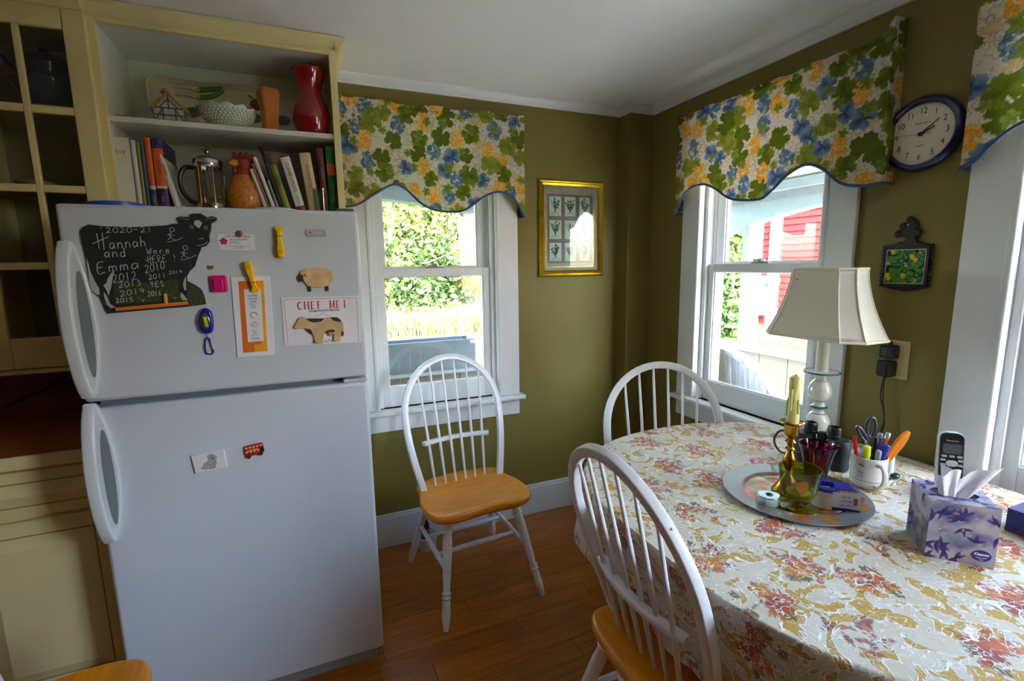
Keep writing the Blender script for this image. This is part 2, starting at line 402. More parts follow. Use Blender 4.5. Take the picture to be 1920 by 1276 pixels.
# ================================================================== OUTSIDE
LAWN = M_('lawn_grass', (40, 64, 26), .9, var=.45, scale=9)
MB().box(-40, 60, -40, 60, -.9, -.6).obj('ground', LAWN, kind='structure', smooth=0)
gv = MB().prism([(4.8, -8), (10.2, -8), (10.2, 30), (7.6, 30), (4.8, 9)], -.6, -.58, 'xy').obj('drive', M_('pale_gravel', (112, 108, 104), .9, var=.12, scale=14), kind='structure', smooth=0)
MB().box(XR + .15, 4.8, -12, .8, -.6, -.3).obj('patio', M_('pale_concrete', (222, 218, 208), .9, var=.06, scale=5), kind='structure', smooth=0)  # pale slab out of view, added to bounce sunlight up to the ceiling
DECK = M_('grey_deck_paint', (176, 178, 180), .7, var=.1)
MB().box(XR + .15, 4.05, .8, 4.15, -.16, -.06).obj('porch_floor', DECK, kind='structure', smooth=0)
o = MB().box(-4, XR + .15, YB + .15, 4.15, -.16, -.06).obj('porch_floor', DECK, kind='structure', smooth=0)
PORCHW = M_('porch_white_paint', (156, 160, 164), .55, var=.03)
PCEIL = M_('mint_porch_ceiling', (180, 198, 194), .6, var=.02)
MB().box(XR + .15, 4.35, 1.0, 4.45, 2.165, 2.22).obj('porch_ceiling', PCEIL, kind='structure', smooth=0)
MB().box(-4, XR + .15, YB + .15, 4.45, 2.165, 2.22).obj('porch_ceiling', PCEIL, kind='structure', smooth=0)
# knee walls of cream boards under a wide cap
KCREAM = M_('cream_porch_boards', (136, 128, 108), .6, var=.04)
kw = thing('porch_knee_wall', 'cream boarded knee wall with white cap outside the window behind the lamp', 'wall', (3.9, 0, -.06))
bm_ = MB().box(0, .04, 0, .292, 0, .66).mesh('board', KCREAM, 0)
for i in range(11):
    o = bpy.data.objects.new('board', bm_); C.objects.link(o); o.parent = kw; o.location = (0, 4.15 - .3 * (i + 1), 0)
MB().box(.02, .10, .85, 4.1, 0, .65).obj('wall_core', M_('cream_joint', (196, 184, 156), .7), kw, smooth=0)
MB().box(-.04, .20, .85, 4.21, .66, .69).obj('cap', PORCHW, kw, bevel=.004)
kb = thing('porch_knee_wall', 'cream boarded knee wall under the grey planter box', 'wall', (0, 3.95, -.06))
bm2 = MB().box(0, .292, 0, .04, 0, .62).mesh('board', KCREAM, 0)
for i in range(18):
    o = bpy.data.objects.new('board', bm2); C.objects.link(o); o.parent = kb; o.location = (3.86 - .3 * (i + 1), 0, 0)
MB().box(-1.5, 3.86, .02, .10, 0, .61).obj('wall_core', MATS['cream_joint'], kb, smooth=0)
MB().box(-1.5, 3.86, -.05, .22, .615, .645).obj('cap', M_('blue_grey_cap', (186, 196, 210), .6), kb, bevel=.004)
# posts
def post(x, y, z0, label, s=.07, sy=.07):
    p = thing('porch_post', label, 'post', (x, y, z0))
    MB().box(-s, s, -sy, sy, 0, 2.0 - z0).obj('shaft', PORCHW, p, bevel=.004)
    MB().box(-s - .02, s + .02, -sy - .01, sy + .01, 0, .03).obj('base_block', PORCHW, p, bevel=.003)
post(4.02, 3.497, .632, 'flat white porch post on the knee wall seen through the window behind the lamp', .095, .038)
# arched fascia boards under the porch roof
def arch(c0, a0, a1, zp, k, zt):
    n = 28; lo = [(a0 + (a1 - a0) * i / n, zp - k * (a0 + (a1 - a0) * i / n - c0) ** 2) for i in range(n + 1)]
    return lo + [(a1, zt), (a0, zt)]
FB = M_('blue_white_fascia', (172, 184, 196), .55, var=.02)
f1 = thing('porch_fascia', 'arched white porch fascia board above the red barn view', 'fascia', (0, 0, 0))
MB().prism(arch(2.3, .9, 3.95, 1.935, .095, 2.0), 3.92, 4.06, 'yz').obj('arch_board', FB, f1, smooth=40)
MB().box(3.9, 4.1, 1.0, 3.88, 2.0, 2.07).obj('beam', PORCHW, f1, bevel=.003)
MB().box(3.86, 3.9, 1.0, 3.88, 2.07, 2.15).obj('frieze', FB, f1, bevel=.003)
f2 = thing('porch_fascia', 'arched white porch fascia board above the trees and planter view', 'fascia', (0, 0, 0))
MB().prism(arch(.25, -1.4, 1.95, 1.985, .085, 2.05), 3.92, 4.06, 'xz').obj('arch_board', FB, f2, smooth=40)
MB().box(-3, 4.1, 3.9, 4.1, 2.05, 2.15).obj('beam', PORCHW, f2, bevel=.003)
# planter box on the back knee wall
PLG = M_('blue_grey_planter_paint', (138, 150, 166), .6, var=.05)
pb = thing('planter_box', 'long empty blue-grey planter box on the porch wall outside the left window', 'planter', (.70, 4.05, .585))
for nm, b in (('front_board', (-.6, .6, -.11, -.09, 0, .25)), ('rear_board', (-.6, .6, .09, .11, 0, .25)), ('end_board', (-.6, -.58, -.09, .09, 0, .25)), ('end_board', (.58, .6, -.09, .09, 0, .25)), ('base', (-.58, .58, -.09, .09, 0, .02))):
    MB().box(*b).obj(nm, PLG, pb, bevel=.002)
MB().box(-.58, .58, -.09, .09, .02, .17).obj('soil', M_('dark_soil', (70, 62, 58), .9, var=.3), pb)
# Adirondack chair with its fan back to the house
WEATH = wood('weathered_grey_wood', (150, 156, 168), (204, 210, 220), .75, (10, 10, 1.2), 0, .1)
ac = thing('adirondack_chair', 'weathered grey wooden lawn chair with rounded fan back outside the window', 'chair', (2.25, 2.02, -.06))
for i in range(7):
    u = -.36 + .12 * i; zt = .60 + math.sqrt(max(.0, .42 ** 2 - u * u))
    n_ = 8; poly = [(u - .055, .28), (u + .055, .28)] + [(u - .055 + .11 * (1 - k / n_), .60 + math.sqrt(max(.001, .42 ** 2 - (u - .055 + .11 * (1 - k / n_)) ** 2))) for k in range(n_ + 1)]
    MB().prism(poly, .0, .022, 'yz').obj('back_slat', WEATH, ac, bevel=.003, rot=(0, -.12, 0))
rim = [(-.012 + .012, .435 * math.cos(q), .60 + .435 * math.sin(q)) for q in np.linspace(.05, PI - .05, 26)]
MB().sweep(rim, rrect(.03, .06, .008, 2), (1, 0, 0)).obj('back_rim', WEATH, ac, rot=(0, -.12, 0))
for s in (-1, 1):
    MB().box(.0, .62, s * .42 - .06, s * .42 + .06, .60, .625).obj('armrest', WEATH, ac, bevel=.008)
    MB().box(.5, .58, s * .40 - .02, s * .40 + .02, 0, .60).obj('leg', WEATH, ac, bevel=.003)
    MB().prism([(-.1, 0), (-.05, 0), (.60, .36), (.60, .44)], s * .36 - .012, s * .36 + .012, 'xz').obj('leg', WEATH, ac)
for i in range(5): MB().box(.1 + .1 * i, .185 + .1 * i, -.38, .38, .30 + .02 * i, .32 + .02 * i).obj('seat_slat', WEATH, ac, bevel=.003)
# red barn
RED = M_('barn_red_paint', (112, 27, 27), .7, var=.1, scale=3)
bn = thing('barn', 'red clapboard barn with white corner board across the lawn', 'barn', (14.0, 0, -.6))
MB().box(.05, 8, -12, 11.9, 0, 6).obj('wall', M_('barn_red_shadow', (100, 30, 30), .8), bn, smooth=0)
cb = MB().add([(.05, -12, 0), (.05, 11.9, 0), (.05, 11.9, .2), (.05, -12, .2), (-.0, -12, 0), (-.0, 11.9, 0), (.035, 11.9, .2), (.035, -12, .2)],
              [(0, 1, 2, 3), (4, 7, 6, 5), (0, 4, 5, 1), (3, 2, 6, 7), (0, 3, 7, 4), (1, 5, 6, 2)]).mesh('clapboard', RED, 0)
for i in range(30):
    o = bpy.data.objects.new('clapboard', cb); C.objects.link(o); o.parent = bn; o.location = (0, 0, .2 * i)
MB().box(-.04, .06, 11.1, 11.5, 0, 6).obj('corner_board', PORCHW, bn)
MB().box(-.04, .06, 11.85, 12.05, 0, 6).obj('corner_board', PORCHW, bn)
MB().prism([(-12.4, 5.9), (12.3, 5.9), (12.3, 6.2), (-12.4, 6.2)], -.5, 8.5, 'yz').obj('roof', M_('barn_roof', (110, 104, 100), .8), bn)
mt = thing('meter_box', 'grey electric meter box with round white dial on the barn wall', 'meter', (13.95, 11.3, 1.0))
MB().box(-.1, 0, .2, .5, -1.3, .0).obj('cabinet', M_('blue_grey_metal', (150, 168, 184), .5), mt, bevel=.01)
MB().lathe([(.2, 0), (.2, .1), (.16, .16)], (-.02, -.12, -.15), (-1, 0, 0), 20).obj('dial', PORCHW, mt)
# trees, tall grass
def leaf_mat(n, a, b):
    m = mat(n, a, .7, var=.0); r = [x for x in m.node_tree.nodes if x.type == 'VALTORGB'][0].color_ramp
    nz = [x for x in m.node_tree.nodes if x.type == 'TEX_NOISE'][0]; nz.inputs['Scale'].default_value = 2.2
    r.elements[0].color = lin(a) + (1,); r.elements[1].color = lin(b) + (1,); return m
LF = [leaf_mat('leaf_green', (44, 74, 26), (104, 126, 50)), leaf_mat('leaf_yellow_green', (84, 104, 38), (142, 148, 72)), leaf_mat('leaf_dark', (32, 56, 28), (78, 104, 48)), leaf_mat('leaf_autumn', (196, 150, 50), (226, 190, 96))]
BARK = M_('grey_bark', (150, 140, 128), .9, var=.2); BIRCH = M_('birch_bark', (226, 222, 214), .8, var=.15)
def tree(label, x, y, h, r, m, seed, bark=BARK, n=2600, conifer=False, low=.12, leafsize=.115):
    g = np.random.RandomState(seed); t = thing('tree', label, 'tree', (x, y, -.6))
    tr = MB(); tr.tube(spline([(0, 0, 0), (.1 * g.randn(), .1 * g.randn(), h * .4), (.2 * g.randn(), .2 * g.randn(), h * .75), (.25 * g.randn(), .2 * g.randn(), h * .97)], 4), .05 + h * .012, 7, scale=np.linspace(1, .25, 13))
    tr.obj('trunk', bark, t)
    br = MB()
    for k in range(9):
        q = g.rand() * 6.28; z = h * (.25 + .6 * g.rand()); l = r * (.5 + .5 * g.rand())
        br.tube([(0, 0, z), (math.cos(q) * l * .5, math.sin(q) * l * .5, z + l * .3), (math.cos(q) * l, math.sin(q) * l, z + l * .5)], .03, 5, scale=[1, .7, .3])
    br.obj('branches', bark, t, kind='stuff')
    n = int(n * 1.9); u = g.rand(n); q = g.rand(n) * 2 * PI; z = h * (low + (1 - low) * u)
    if conifer: rad = r * (1.03 - u) * (.35 + .65 * g.rand(n) ** .5)
    else: rad = r * np.sqrt(np.clip(1 - ((u - .45) / .58) ** 2, .02, 1)) * (.3 + .7 * g.rand(n) ** .5)
    rad *= 1 + .28 * np.sin(q * 4 + u * 9 + seed)
    c = np.stack([rad * np.cos(q), rad * np.sin(q), z + .2 * g.randn(n)], 1)
    a = g.randn(n, 3); a /= np.linalg.norm(a, axis=1)[:, None]; b = np.cross(a, g.randn(n, 3)); b /= np.linalg.norm(b, axis=1)[:, None]
    s = (leafsize * (.6 + .8 * g.rand(n)))[:, None]
    V = np.stack([c - a * s, c - b * s * .5, c + a * s, c + b * s * .5], 1).reshape(-1, 3)
    mb = MB(); mb.v = [tuple(p) for p in V]; mb.f = [(4 * i, 4 * i + 1, 4 * i + 2, 4 * i + 3) for i in range(n)]
    mb.obj('foliage', m, t, kind='stuff', smooth=0, recalc=False)
tree('slender pale birch with white trunk at the left of the tree line', 2.55, 17.0, 9, 1.7, LF[1], 1, BIRCH, 2600)
tree('tall leafy green tree behind the white birch', 3.2, 20.5, 10, 3.0, LF[0], 2, n=4200)
tree('broad yellow-green tree in the middle of the left window', 5.2, 19.0, 9, 2.4, LF[1], 3, n=4200)
tree('dark low conifer in front of the tree line', 3.0, 16.5, 3.4, 1.5, LF[2], 4, n=2600, conifer=True, low=.03)
tree('bushy dark green shrub tree beside the low conifer', 4.1, 17.2, 3.0, 1.3, LF[2], 5, n=2200, low=.03)
tree('small orange-yellow autumn tree by the gravel drive', 5.75, 17.5, 2.9, .8, LF[3], 6, n=700, low=.3)
tree('tall full green tree at the right of the tree line', 6.5, 21.5, 9.5, 2.6, LF[0], 7, n=4000)
tree('tall light green tree at the far left of the tree line', .2, 18.0, 9.5, 2.8, LF[1], 8, n=3600)
tree('wide dark tree far left beyond the planter', -3.0, 19.0, 9, 3.0, LF[0], 9, n=2400)
tree('ivy-like green tree left of the barn seen past the porch post', 11.3, 10.85, 7, .85, LF[0], 10, n=3000, low=.02)
tree('grey-green bush below the tree left of the barn', 10.6, 10.2, 2.2, .55, LF[2], 11, n=1400, low=.02)
g = np.random.RandomState(5); n = 9000
x = -2 + 8.2 * g.rand(n); y = 14.3 + 2.2 * g.rand(n); h = .45 + .45 * g.rand(n); q = g.rand(n) * PI; lx = .14 * g.randn(n); ly = .14 * g.randn(n); wd = .018
V = np.stack([np.stack([x - wd * np.cos(q), y - wd * np.sin(q), 0 * x - .6], 1), np.stack([x + wd * np.cos(q), y + wd * np.sin(q), 0 * x - .6], 1), np.stack([x + lx, y + ly, h - .6], 1)], 1).reshape(-1, 3)
mb = MB(); mb.v = [tuple(p) for p in V]; mb.f = [(3 * i, 3 * i + 1, 3 * i + 2) for i in range(n)]
tag(mb.obj('tall_grass', leaf_mat('dry_grass', (92, 82, 50), (128, 118, 82)), smooth=0, recalc=False), 'strip of tall dry straw-coloured grass before the trees', 'grass', kind='stuff')

# ================================================================== REFRIGERATOR
fr = thing('refrigerator', 'white two-door refrigerator with magnets and notes on its front', 'refrigerator', (-.217, 2.03, 0))
def off(o): return tuple(-v for v in o.location)
F = off(fr)
MB().box(-.592, .158, 1.742, 2.40, .03, 1.622).obj('body', FRIDGE, fr, bevel=.006, loc=F)
MB().box(-.575, .14, 1.70, 1.76, .0, .055).obj('toe_grille', M_('grey_toe_grille', (150, 154, 158), .6), fr, loc=F)
MB().box(-.585, .15, 1.728, 1.745, .06, 1.62).obj('door_gasket', M_('grey_gasket', (120, 132, 146), .7), fr, loc=F)
fz = MB().box(-.602, .163, 1.668, 1.732, 1.088, 1.632).obj('freezer_door', FRIDGE, fr, bevel=.011, seg=3, loc=F)
fd = MB().box(-.602, .163, 1.668, 1.732, .055, 1.070).obj('lower_door', FRIDGE, fr, bevel=.011, seg=3, loc=F)
HND = M_('handle_plastic', (214, 224, 226), .25, var=.02, coat=.2)
def handle(z0, z1, door):
    n = 22; path = []; 
    for i in range(n + 1):
        t = i / n; b = math.sin(PI * t) ** .62
        path.append((-.589, 1.668 - .058 * b, z0 + (z1 - z0) * t))
    g_ = MB().sweep(path, rrect(.017, .031, .006, 3), (1, 0, 0), scale=None)
    h = g_.obj('handle', HND, door, loc=(0, 0, 0))
    web = MB().prism([(p[1] + .004, p[2]) for p in path] + [(1.67, z1), (1.67, z0)], -.602, -.594, 'yz').obj('grip_recess', M_('grip_recess_grey', (128, 138, 138), .5), h)  # web behind the grip, recess shade put into its grey
    zc = (z0 + z1) / 2; hz = (z1 - z0) / 2
    lens = [(-.604, z0 - .003), (-.604, z1 + .003)] + [(-.572 + .028 * math.cos(PI / 2 * s) ** .8, zc + hz * s) for s in np.linspace(.99, -.99, 17)]
    MB().prism(lens, 1.655, 1.672).obj('handle_base', HND, h, bevel=.003)
    MB().prism([(-.5655 + .0125 * math.cos(q), zc - .01 + hz * .70 * math.sin(q)) for q in np.linspace(0, 2 * PI, 29)[:-1]], 1.6535, 1.6555).obj('grip_slot', MATS['grip_recess_grey'], h)  # flat ellipse on the base, the slot's shade painted as grey
    return h
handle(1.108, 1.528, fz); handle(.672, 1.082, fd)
MB().box(.085, .162, 1.672, 1.74, 1.071, 1.082).obj('centre_hinge', M_('hinge_grey', (196, 200, 200), .4), fr, bevel=.003, loc=F)
MB().box(.10, .155, 1.69, 1.78, 1.632, 1.642).obj('hinge_cover', M_('dark_hinge', (90, 90, 92), .5), fr, bevel=.004, loc=F)
bd = MB().prism(rrect(.060, .022, .005, 3, .0345, 1.5625), 1.6635, 1.669).obj('name_badge', M_('silver_badge', (196, 190, 176), .35, metal=.3), fz, bevel=.001)
text('badge_lettering', 'Roper', .0095, M_('badge_white', (236, 236, 236), .4), bd, (.039, 1.6632, 1.5625), sx=1.1)
MB().ball((.018, 1.664, 1.5625), .003, 6).obj('badge_dot', M_('badge_red', (180, 60, 50), .4), bd)

YD = 1.668                                                    # door face
def on_door(name, label, cat, x, z): return thing(name, label, cat, (x, YD, z))
def plate(root, name, poly, d0, d1, m, bevel=.0015, smooth=35):
    """an outline in world x,z standing on the door between two distances from its face"""
    return MB().prism([(a - root.location.x, b - root.location.z) for a, b in poly], -d1, -d0).obj(name, m, root, bevel=bevel, smooth=smooth)
# --- cow chalkboard
BOARD = M_('chalkboard_black', (30, 32, 34), .75, var=.3, scale=25)
cw = on_door('cow_chalkboard', 'black cow-shaped chalkboard covered in chalk writing on the freezer door', 'chalkboard', -.41, 1.335)
COW = [(-.554, 1.557), (-.546, 1.57), (-.533, 1.577), (-.499, 1.573), (-.431, 1.572), (-.359, 1.578), (-.342, 1.583), (-.325, 1.583), (-.33, 1.59), (-.333, 1.599), (-.323, 1.603), (-.301, 1.602), (-.299, 1.61), (-.292, 1.612), (-.271, 1.613), (-.26, 1.605), (-.256, 1.602), (-.245, 1.606), (-.234, 1.603), (-.231, 1.597), (-.24, 1.589), (-.247, 1.586), (-.25, 1.566), (-.256, 1.551), (-.256, 1.534), (-.266, 1.521), (-.278, 1.517), (-.289, 1.493), (-.3, 1.463), (-.315, 1.448), (-.323, 1.434), (-.323, 1.421), (-.306, 1.41), (-.291, 1.397), (-.285, 1.376), (-.283, 1.352), (-.329, 1.347), (-.425, 1.342), (-.52, 1.336), (-.525, 1.351), (-.532, 1.383), (-.536, 1.387), (-.545, 1.396), (-.549, 1.41), (-.55, 1.439), (-.55, 1.49), (-.553, 1.527)]
plate(cw, 'board', COW, 0, .006, BOARD)
PATCH = M_('white_hide_patch', (176, 182, 180), .7, var=.1)
GRS = M_('painted_grass', (58, 66, 30), .8, var=.5, scale=160)
for nm, pl, m in (('udder_patch', [(-.547, 1.488), (-.544, 1.471), (-.543, 1.453), (-.537, 1.429), (-.529, 1.405), (-.53, 1.388), (-.537, 1.39), (-.546, 1.4), (-.549, 1.417), (-.548, 1.438)], PATCH),
                  ('leg_patch', [(-.489, 1.456), (-.495, 1.437), (-.502, 1.409), (-.511, 1.385), (-.513, 1.399), (-.519, 1.414), (-.511, 1.421), (-.507, 1.433), (-.498, 1.447)], PATCH),
                  ('hoof_patch', [(-.52, 1.397), (-.513, 1.38), (-.51, 1.363), (-.497, 1.352), (-.509, 1.351), (-.518, 1.361), (-.521, 1.385)], PATCH),
                  ('foreleg_patch', [(-.325, 1.434), (-.328, 1.393), (-.333, 1.396), (-.334, 1.411), (-.33, 1.426)], PATCH),
                  ('fore_hoof_patch', [(-.342, 1.389), (-.335, 1.381), (-.327, 1.366), (-.34, 1.366), (-.344, 1.376)], PATCH),
                  ('face_blaze', [(-.288, 1.592), (-.277, 1.594), (-.269, 1.586), (-.279, 1.57), (-.29, 1.581)], PATCH),
                  ('grass_painting', [(-.322, 1.419), (-.306, 1.409), (-.292, 1.396), (-.286, 1.376), (-.285, 1.354), (-.326, 1.349), (-.327, 1.383)], GRS),
                  ('grass_painting', [(-.493, 1.425), (-.416, 1.418), (-.345, 1.427), (-.346, 1.366), (-.492, 1.360), (-.500, 1.384)], GRS)):
    plate(cw, nm, pl, .0061, .0064, m, 0)
MB().prism([(-.496 + .41, .008), (-.327 + .41, .0185), (-.327 + .41, .028), (-.496 + .41, .0175)], -.020, -.006).obj('chalk_ledge', M_('orange_wood_ledge', (226, 124, 30), .5), cw, bevel=.001)
GL = {'0': [[(.5, 1), (.1, .75), (.05, .3), (.4, 0), (.85, .25), (.9, .7), (.5, 1)]], '1': [[(.4, 1), (.45, 0)]], '2': [[(.05, .8), (.4, 1), (.75, .8), (.6, .45), (.05, 0), (.95, .08)]],
      '3': [[(.1, .95), (.6, .95), (.4, .55), (.8, .4), (.6, .05), (.1, .05)]], '4': [[(.3, 1), (.1, .45), (.9, .5)], [(.65, .9), (.6, 0)]], '5': [[(.85, 1), (.2, .95), (.15, .55), (.7, .5), (.7, .1), (.1, 0)]],
      '6': [[(.7, 1), (.2, .6), (.15, .15), (.5, 0), (.8, .25), (.5, .45), (.15, .3)]], '9': [[(.8, .8), (.4, 1), (.15, .7), (.45, .5), (.8, .8), (.7, 0)]], '-': [[(.1, .55), (.8, .55)]], "'": [[(.5, 1.1), (.45, .85)]],
      'H': [[(.15, 1), (.2, 0)], [(.8, 1.05), (.75, -.1)], [(-.5, .35), (1.5, .75)]], 'h': [[(.2, 1), (.15, 0)], [(.15, .4), (.5, .55), (.8, .35), (.85, 0)]], 'a': [[(.8, .5), (.35, .55), (.1, .25), (.35, 0), (.8, .3), (.8, .5), (.85, 0)]],
      'n': [[(.15, .55), (.15, 0)], [(.15, .35), (.5, .55), (.8, .4), (.85, 0)]], 'd': [[(.75, .5), (.3, .5), (.1, .2), (.4, 0), (.8, .2)], [(.8, 1), (.85, 0)]], 'E': [[(.9, 1), (.15, .9), (.1, 0), (.9, .08)], [(.12, .5), (.7, .55)]],
      'm': [[(.1, .55), (.1, 0)], [(.1, .4), (.3, .55), (.48, .35), (.5, 0)], [(.5, .4), (.7, .55), (.9, .35), (.92, 0)]], 'W': [[(.0, 1), (.25, 0), (.5, .7), (.75, 0), (1, 1)]], 'e': [[(.15, .3), (.8, .35), (.5, .58), (.15, .3), (.4, 0), (.85, .1)]],
      'r': [[(.2, .55), (.2, 0)], [(.2, .35), (.45, .55), (.75, .5)]], 'R': [[(.15, 0), (.15, 1), (.7, .85), (.6, .55), (.15, .5), (.85, 0)]], 'Y': [[(.1, 1), (.45, .5), (.85, 1)], [(.45, .5), (.45, 0)]],
      'S': [[(.85, .9), (.4, 1), (.15, .75), (.8, .35), (.6, 0), (.1, .1)]], '!': [[(.4, 1), (.6, .6), (.45, .4)], [(.45, .1), (.5, 0)]], ' ': [], ')': [[(.1, .3), (.5, 0), (.9, .3)]], ':': [[(.25, .8), (.28, .7)], [(.65, .8), (.68, .7)]]}
def chalk(name, s, x, z, h, wd, slope=0., r=.0008, m=CHALK):
    mb = MB()
    for k, ch in enumerate(s):
        for st in GL.get(ch, []):
            pts = [(x + (k + a * .78) * wd + .41, -.0068, z + slope * (k + a) * wd + b * h - 1.335) for a, b in st]
            mb.tube(spline(pts, 4), r, 5)
    return mb.obj(name, m, cw)
chalk('chalk_writing', "'2020-21", -.512, 1.555, .014, .0155, .03)
chalk('chalk_writing', 'H', -.520, 1.513, .040, .024, .06, .001); chalk('chalk_writing', 'annah', -.494, 1.512, .028, .0175, .08, .001)
chalk('chalk_writing', 'and', -.508, 1.490, .024, .0175, .02, .001)
chalk('chalk_writing', 'E', -.528, 1.446, .030, .024, .08, .001); chalk('chalk_writing', 'mma', -.503, 1.450, .027, .0255, .12, .001)
chalk('chalk_writing', 'Were', -.411, 1.498, .017, .0145, .05); chalk('chalk_writing', 'HERE !', -.412, 1.473, .019, .0120, .08, .0008)
chalk('chalk_writing', '2010', -.420, 1.445, .022, .0125, .25); chalk('chalk_writing', '2012', -.496, 1.420, .023, .0145, .15)
chalk('chalk_writing', '2011', -.414, 1.427, .014, .011, .12); chalk('chalk_writing', '2019', -.365, 1.441, .009, .0085, .08, .0006)
chalk('chalk_writing', '2013', -.485, 1.406, .016, .0138, .1); chalk('chalk_writing', 'YES', -.412, 1.406, .016, .0115, .03)
chalk('chalk_writing', '2014', -.484, 1.382, .015, .0152, .16); chalk('chalk_writing', '2015', -.496, 1.365, .012, .0105, .06)
chalk('chalk_writing', '2016', -.421, 1.380, .014, .0085, .06); chalk('chalk_writing', ':)', -.446, 1.368, .012, .009); chalk('chalk_writing', ':)', -.372, 1.372, .012, .011)
def doodle(pts): return MB().tube(spline([(a + .41, -.0068, b - 1.335) for a, b in pts], 4), .0007, 5).obj('chalk_figure', CHALK, cw)
def circle_pts(cx, cz, r): return [(cx + r * math.cos(q), cz + r * math.sin(q)) for q in np.linspace(0, 6.3, 9)]
for cx, cz in ((-.345, 1.566), (-.318, 1.516)):
    doodle(circle_pts(cx, cz, .006)); doodle([(cx - .002, cz - .006), (cx - .005, cz - .022), (cx + .008, cz - .03)]); doodle([(cx - .004, cz - .018), (cx - .012, cz - .028)])
    doodle([(cx - .016, cz - .034), (cx, cz - .032), (cx + .024, cz - .022)]); doodle([(cx - .004, cz - .010), (cx - .012, cz - .016), (cx + .004, cz - .016)])
doodle([(-.325, 1.598), (-.312, 1.597), (-.301, 1.594)]); doodle([(-.259, 1.596), (-.25, 1.60), (-.236, 1.599)])
doodle(circle_pts(-.297, 1.574, .004)); doodle(circle_pts(-.262, 1.573, .004)); doodle([(-.289, 1.522), (-.272, 1.525), (-.262, 1.533)]); doodle([(-.283, 1.541), (-.270, 1.542)])
ck = thing('chalk_stick', 'short orange chalk stick standing on the cow chalkboard ledge', 'chalk', (-.379, YD - .013, 1.3603))
MB().lathe([(.0045, 0), (.0045, .026), (.004, .0265)], (0, 0, 0), (.02, 0, 1), 10).obj('stick', M_('orange_chalk', (240, 160, 70), .8), ck)
# --- business card and its brown magnet
cd = on_door('business_card', 'white farm bed and breakfast business card with red maple leaf', 'card', -.186, 1.509)
plate(cd, 'card', [(-.235, 1.556), (-.141, 1.555), (-.139, 1.508), (-.233, 1.510)], .0, .0012, PAPER, 0)
for s, x, z, h, sx in (('Cliff Haven Farm', -.184, 1.549, .0105, .95), ('BED & BREAKFAST', -.180, 1.540, .006, 1.0), ('Innkeepers', -.194, 1.5345, .0045, 1), ('555 . 555 . 5555', -.193, 1.529, .0045, 1), ('Farm Road  Northeast Kingdom, Vermont', -.186, 1.5205, .0038, 1), ('bed and breakfast', -.184, 1.5155, .0038, 1)):
    text('lettering', s, h, INK, cd, (x + .186, -.0014, z - 1.509), sx=sx, shear=.25 if h > .01 else 0)
LP = []
for k in range(22):
    q = 2 * PI * k / 22; r = .0115 * (.62 + .38 * abs(math.cos(q * 2.5))) * (1.08 if k % 2 else .86); LP.append((-.2215 + r * math.sin(q), 1.5345 + r * math.cos(q)))
plate(cd, 'maple_leaf', LP, .0012, .0014, M_('leaf_red_print', (190, 50, 50), .6), 0)
rm = on_door('round_magnet', 'small round brown magnet holding the business card', 'magnet', -.179, 1.5575)
MB().lathe([(.0095, 0), (.0095, .003), (.006, .005), (0.001, .0055)], (0, -.0014, 0), (0, -1, 0), 16).obj('disc', M_('brown_button', (120, 84, 50), .4), rm)
# --- yellow bag clips
YEL = M_('yellow_clip_plastic', (250, 198, 20), .3, var=.03)
def clip(label, x, z, ang):
    c = thing('bag_clip', label, 'clip', (x, YD - .002, z), rot=(0, ang, 0))
    body = [(-.0125, .046), (-.012, .040), (-.007, .036), (-.0075, .0), (-.0105, -.012), (-.0105, -.036), (-.006, -.045), (.006, -.045), (.0105, -.036), (.0105, -.012), (.0075, 0), (.007, .036), (.012, .040), (.0125, .046), (.007, .050), (-.007, .050)]
    MB().prism(body, -.012, 0).obj('lower_jaw', YEL, c, bevel=.002)
    MB().prism([(-.006, .034), (-.0065, .0), (-.009, -.012), (-.009, -.034), (-.005, -.041), (.005, -.041), (.009, -.034), (.009, -.012), (.0065, 0), (.006, .034)], -.019, -.0125).obj('upper_jaw', YEL, c, bevel=.0022)
    MB().lathe([(.0062, 0), (.0062, .001), (.0045, .0012)], (0, -.019, -.026), (0, -1, 0), 14).obj('thumb_dimple', M_('yellow_dimple', (232, 180, 14), .35), c)
    MB().box(-.0085, .0085, -.0195, -.003, .019, .0212).obj('hinge_band', M_('amber_band', (150, 110, 10), .5), c)
clip('yellow plastic clip magnet standing alone near the top of the freezer door', -.071, 1.530, 0)
clip('yellow plastic clip gripping the orange-striped menu', -.157, 1.432, PI - .18)
# --- tiny tiger face magnet, pink clip magnet
tg = on_door('animal_face_magnet', 'tiny brown animal face magnet above the pink magnet', 'magnet', -.262, 1.461)
MB().prism([(-.008, .006), (-.005, .003), (.005, .003), (.008, .006), (.008, -.003), (.004, -.008), (-.004, -.008), (-.008, -.003)], -.003, 0).obj('face', M_('tiger_brown', (150, 92, 30), .6, var=.5, scale=400), tg, bevel=.001)
for s in (-1, 1): MB().ball((s * .0035, -.003, -.001), .0013, 5).obj('eye', BLACK, tg)
PINK = M_('magenta_plastic', (226, 20, 120), .3, var=.03)
pk = on_door('square_magnet_clip', 'square magenta plastic magnet clip beside the tall menu', 'magnet', -.2445, 1.411)
MB().prism(rrect(.044, .05, .008, 4), -.010, 0).obj('base', PINK, pk, bevel=.003)
MB().prism(rrect(.026, .034, .004, 3, -.001, -.002), -.015, -.009).obj('finger_tab', PINK, pk, bevel=.002)
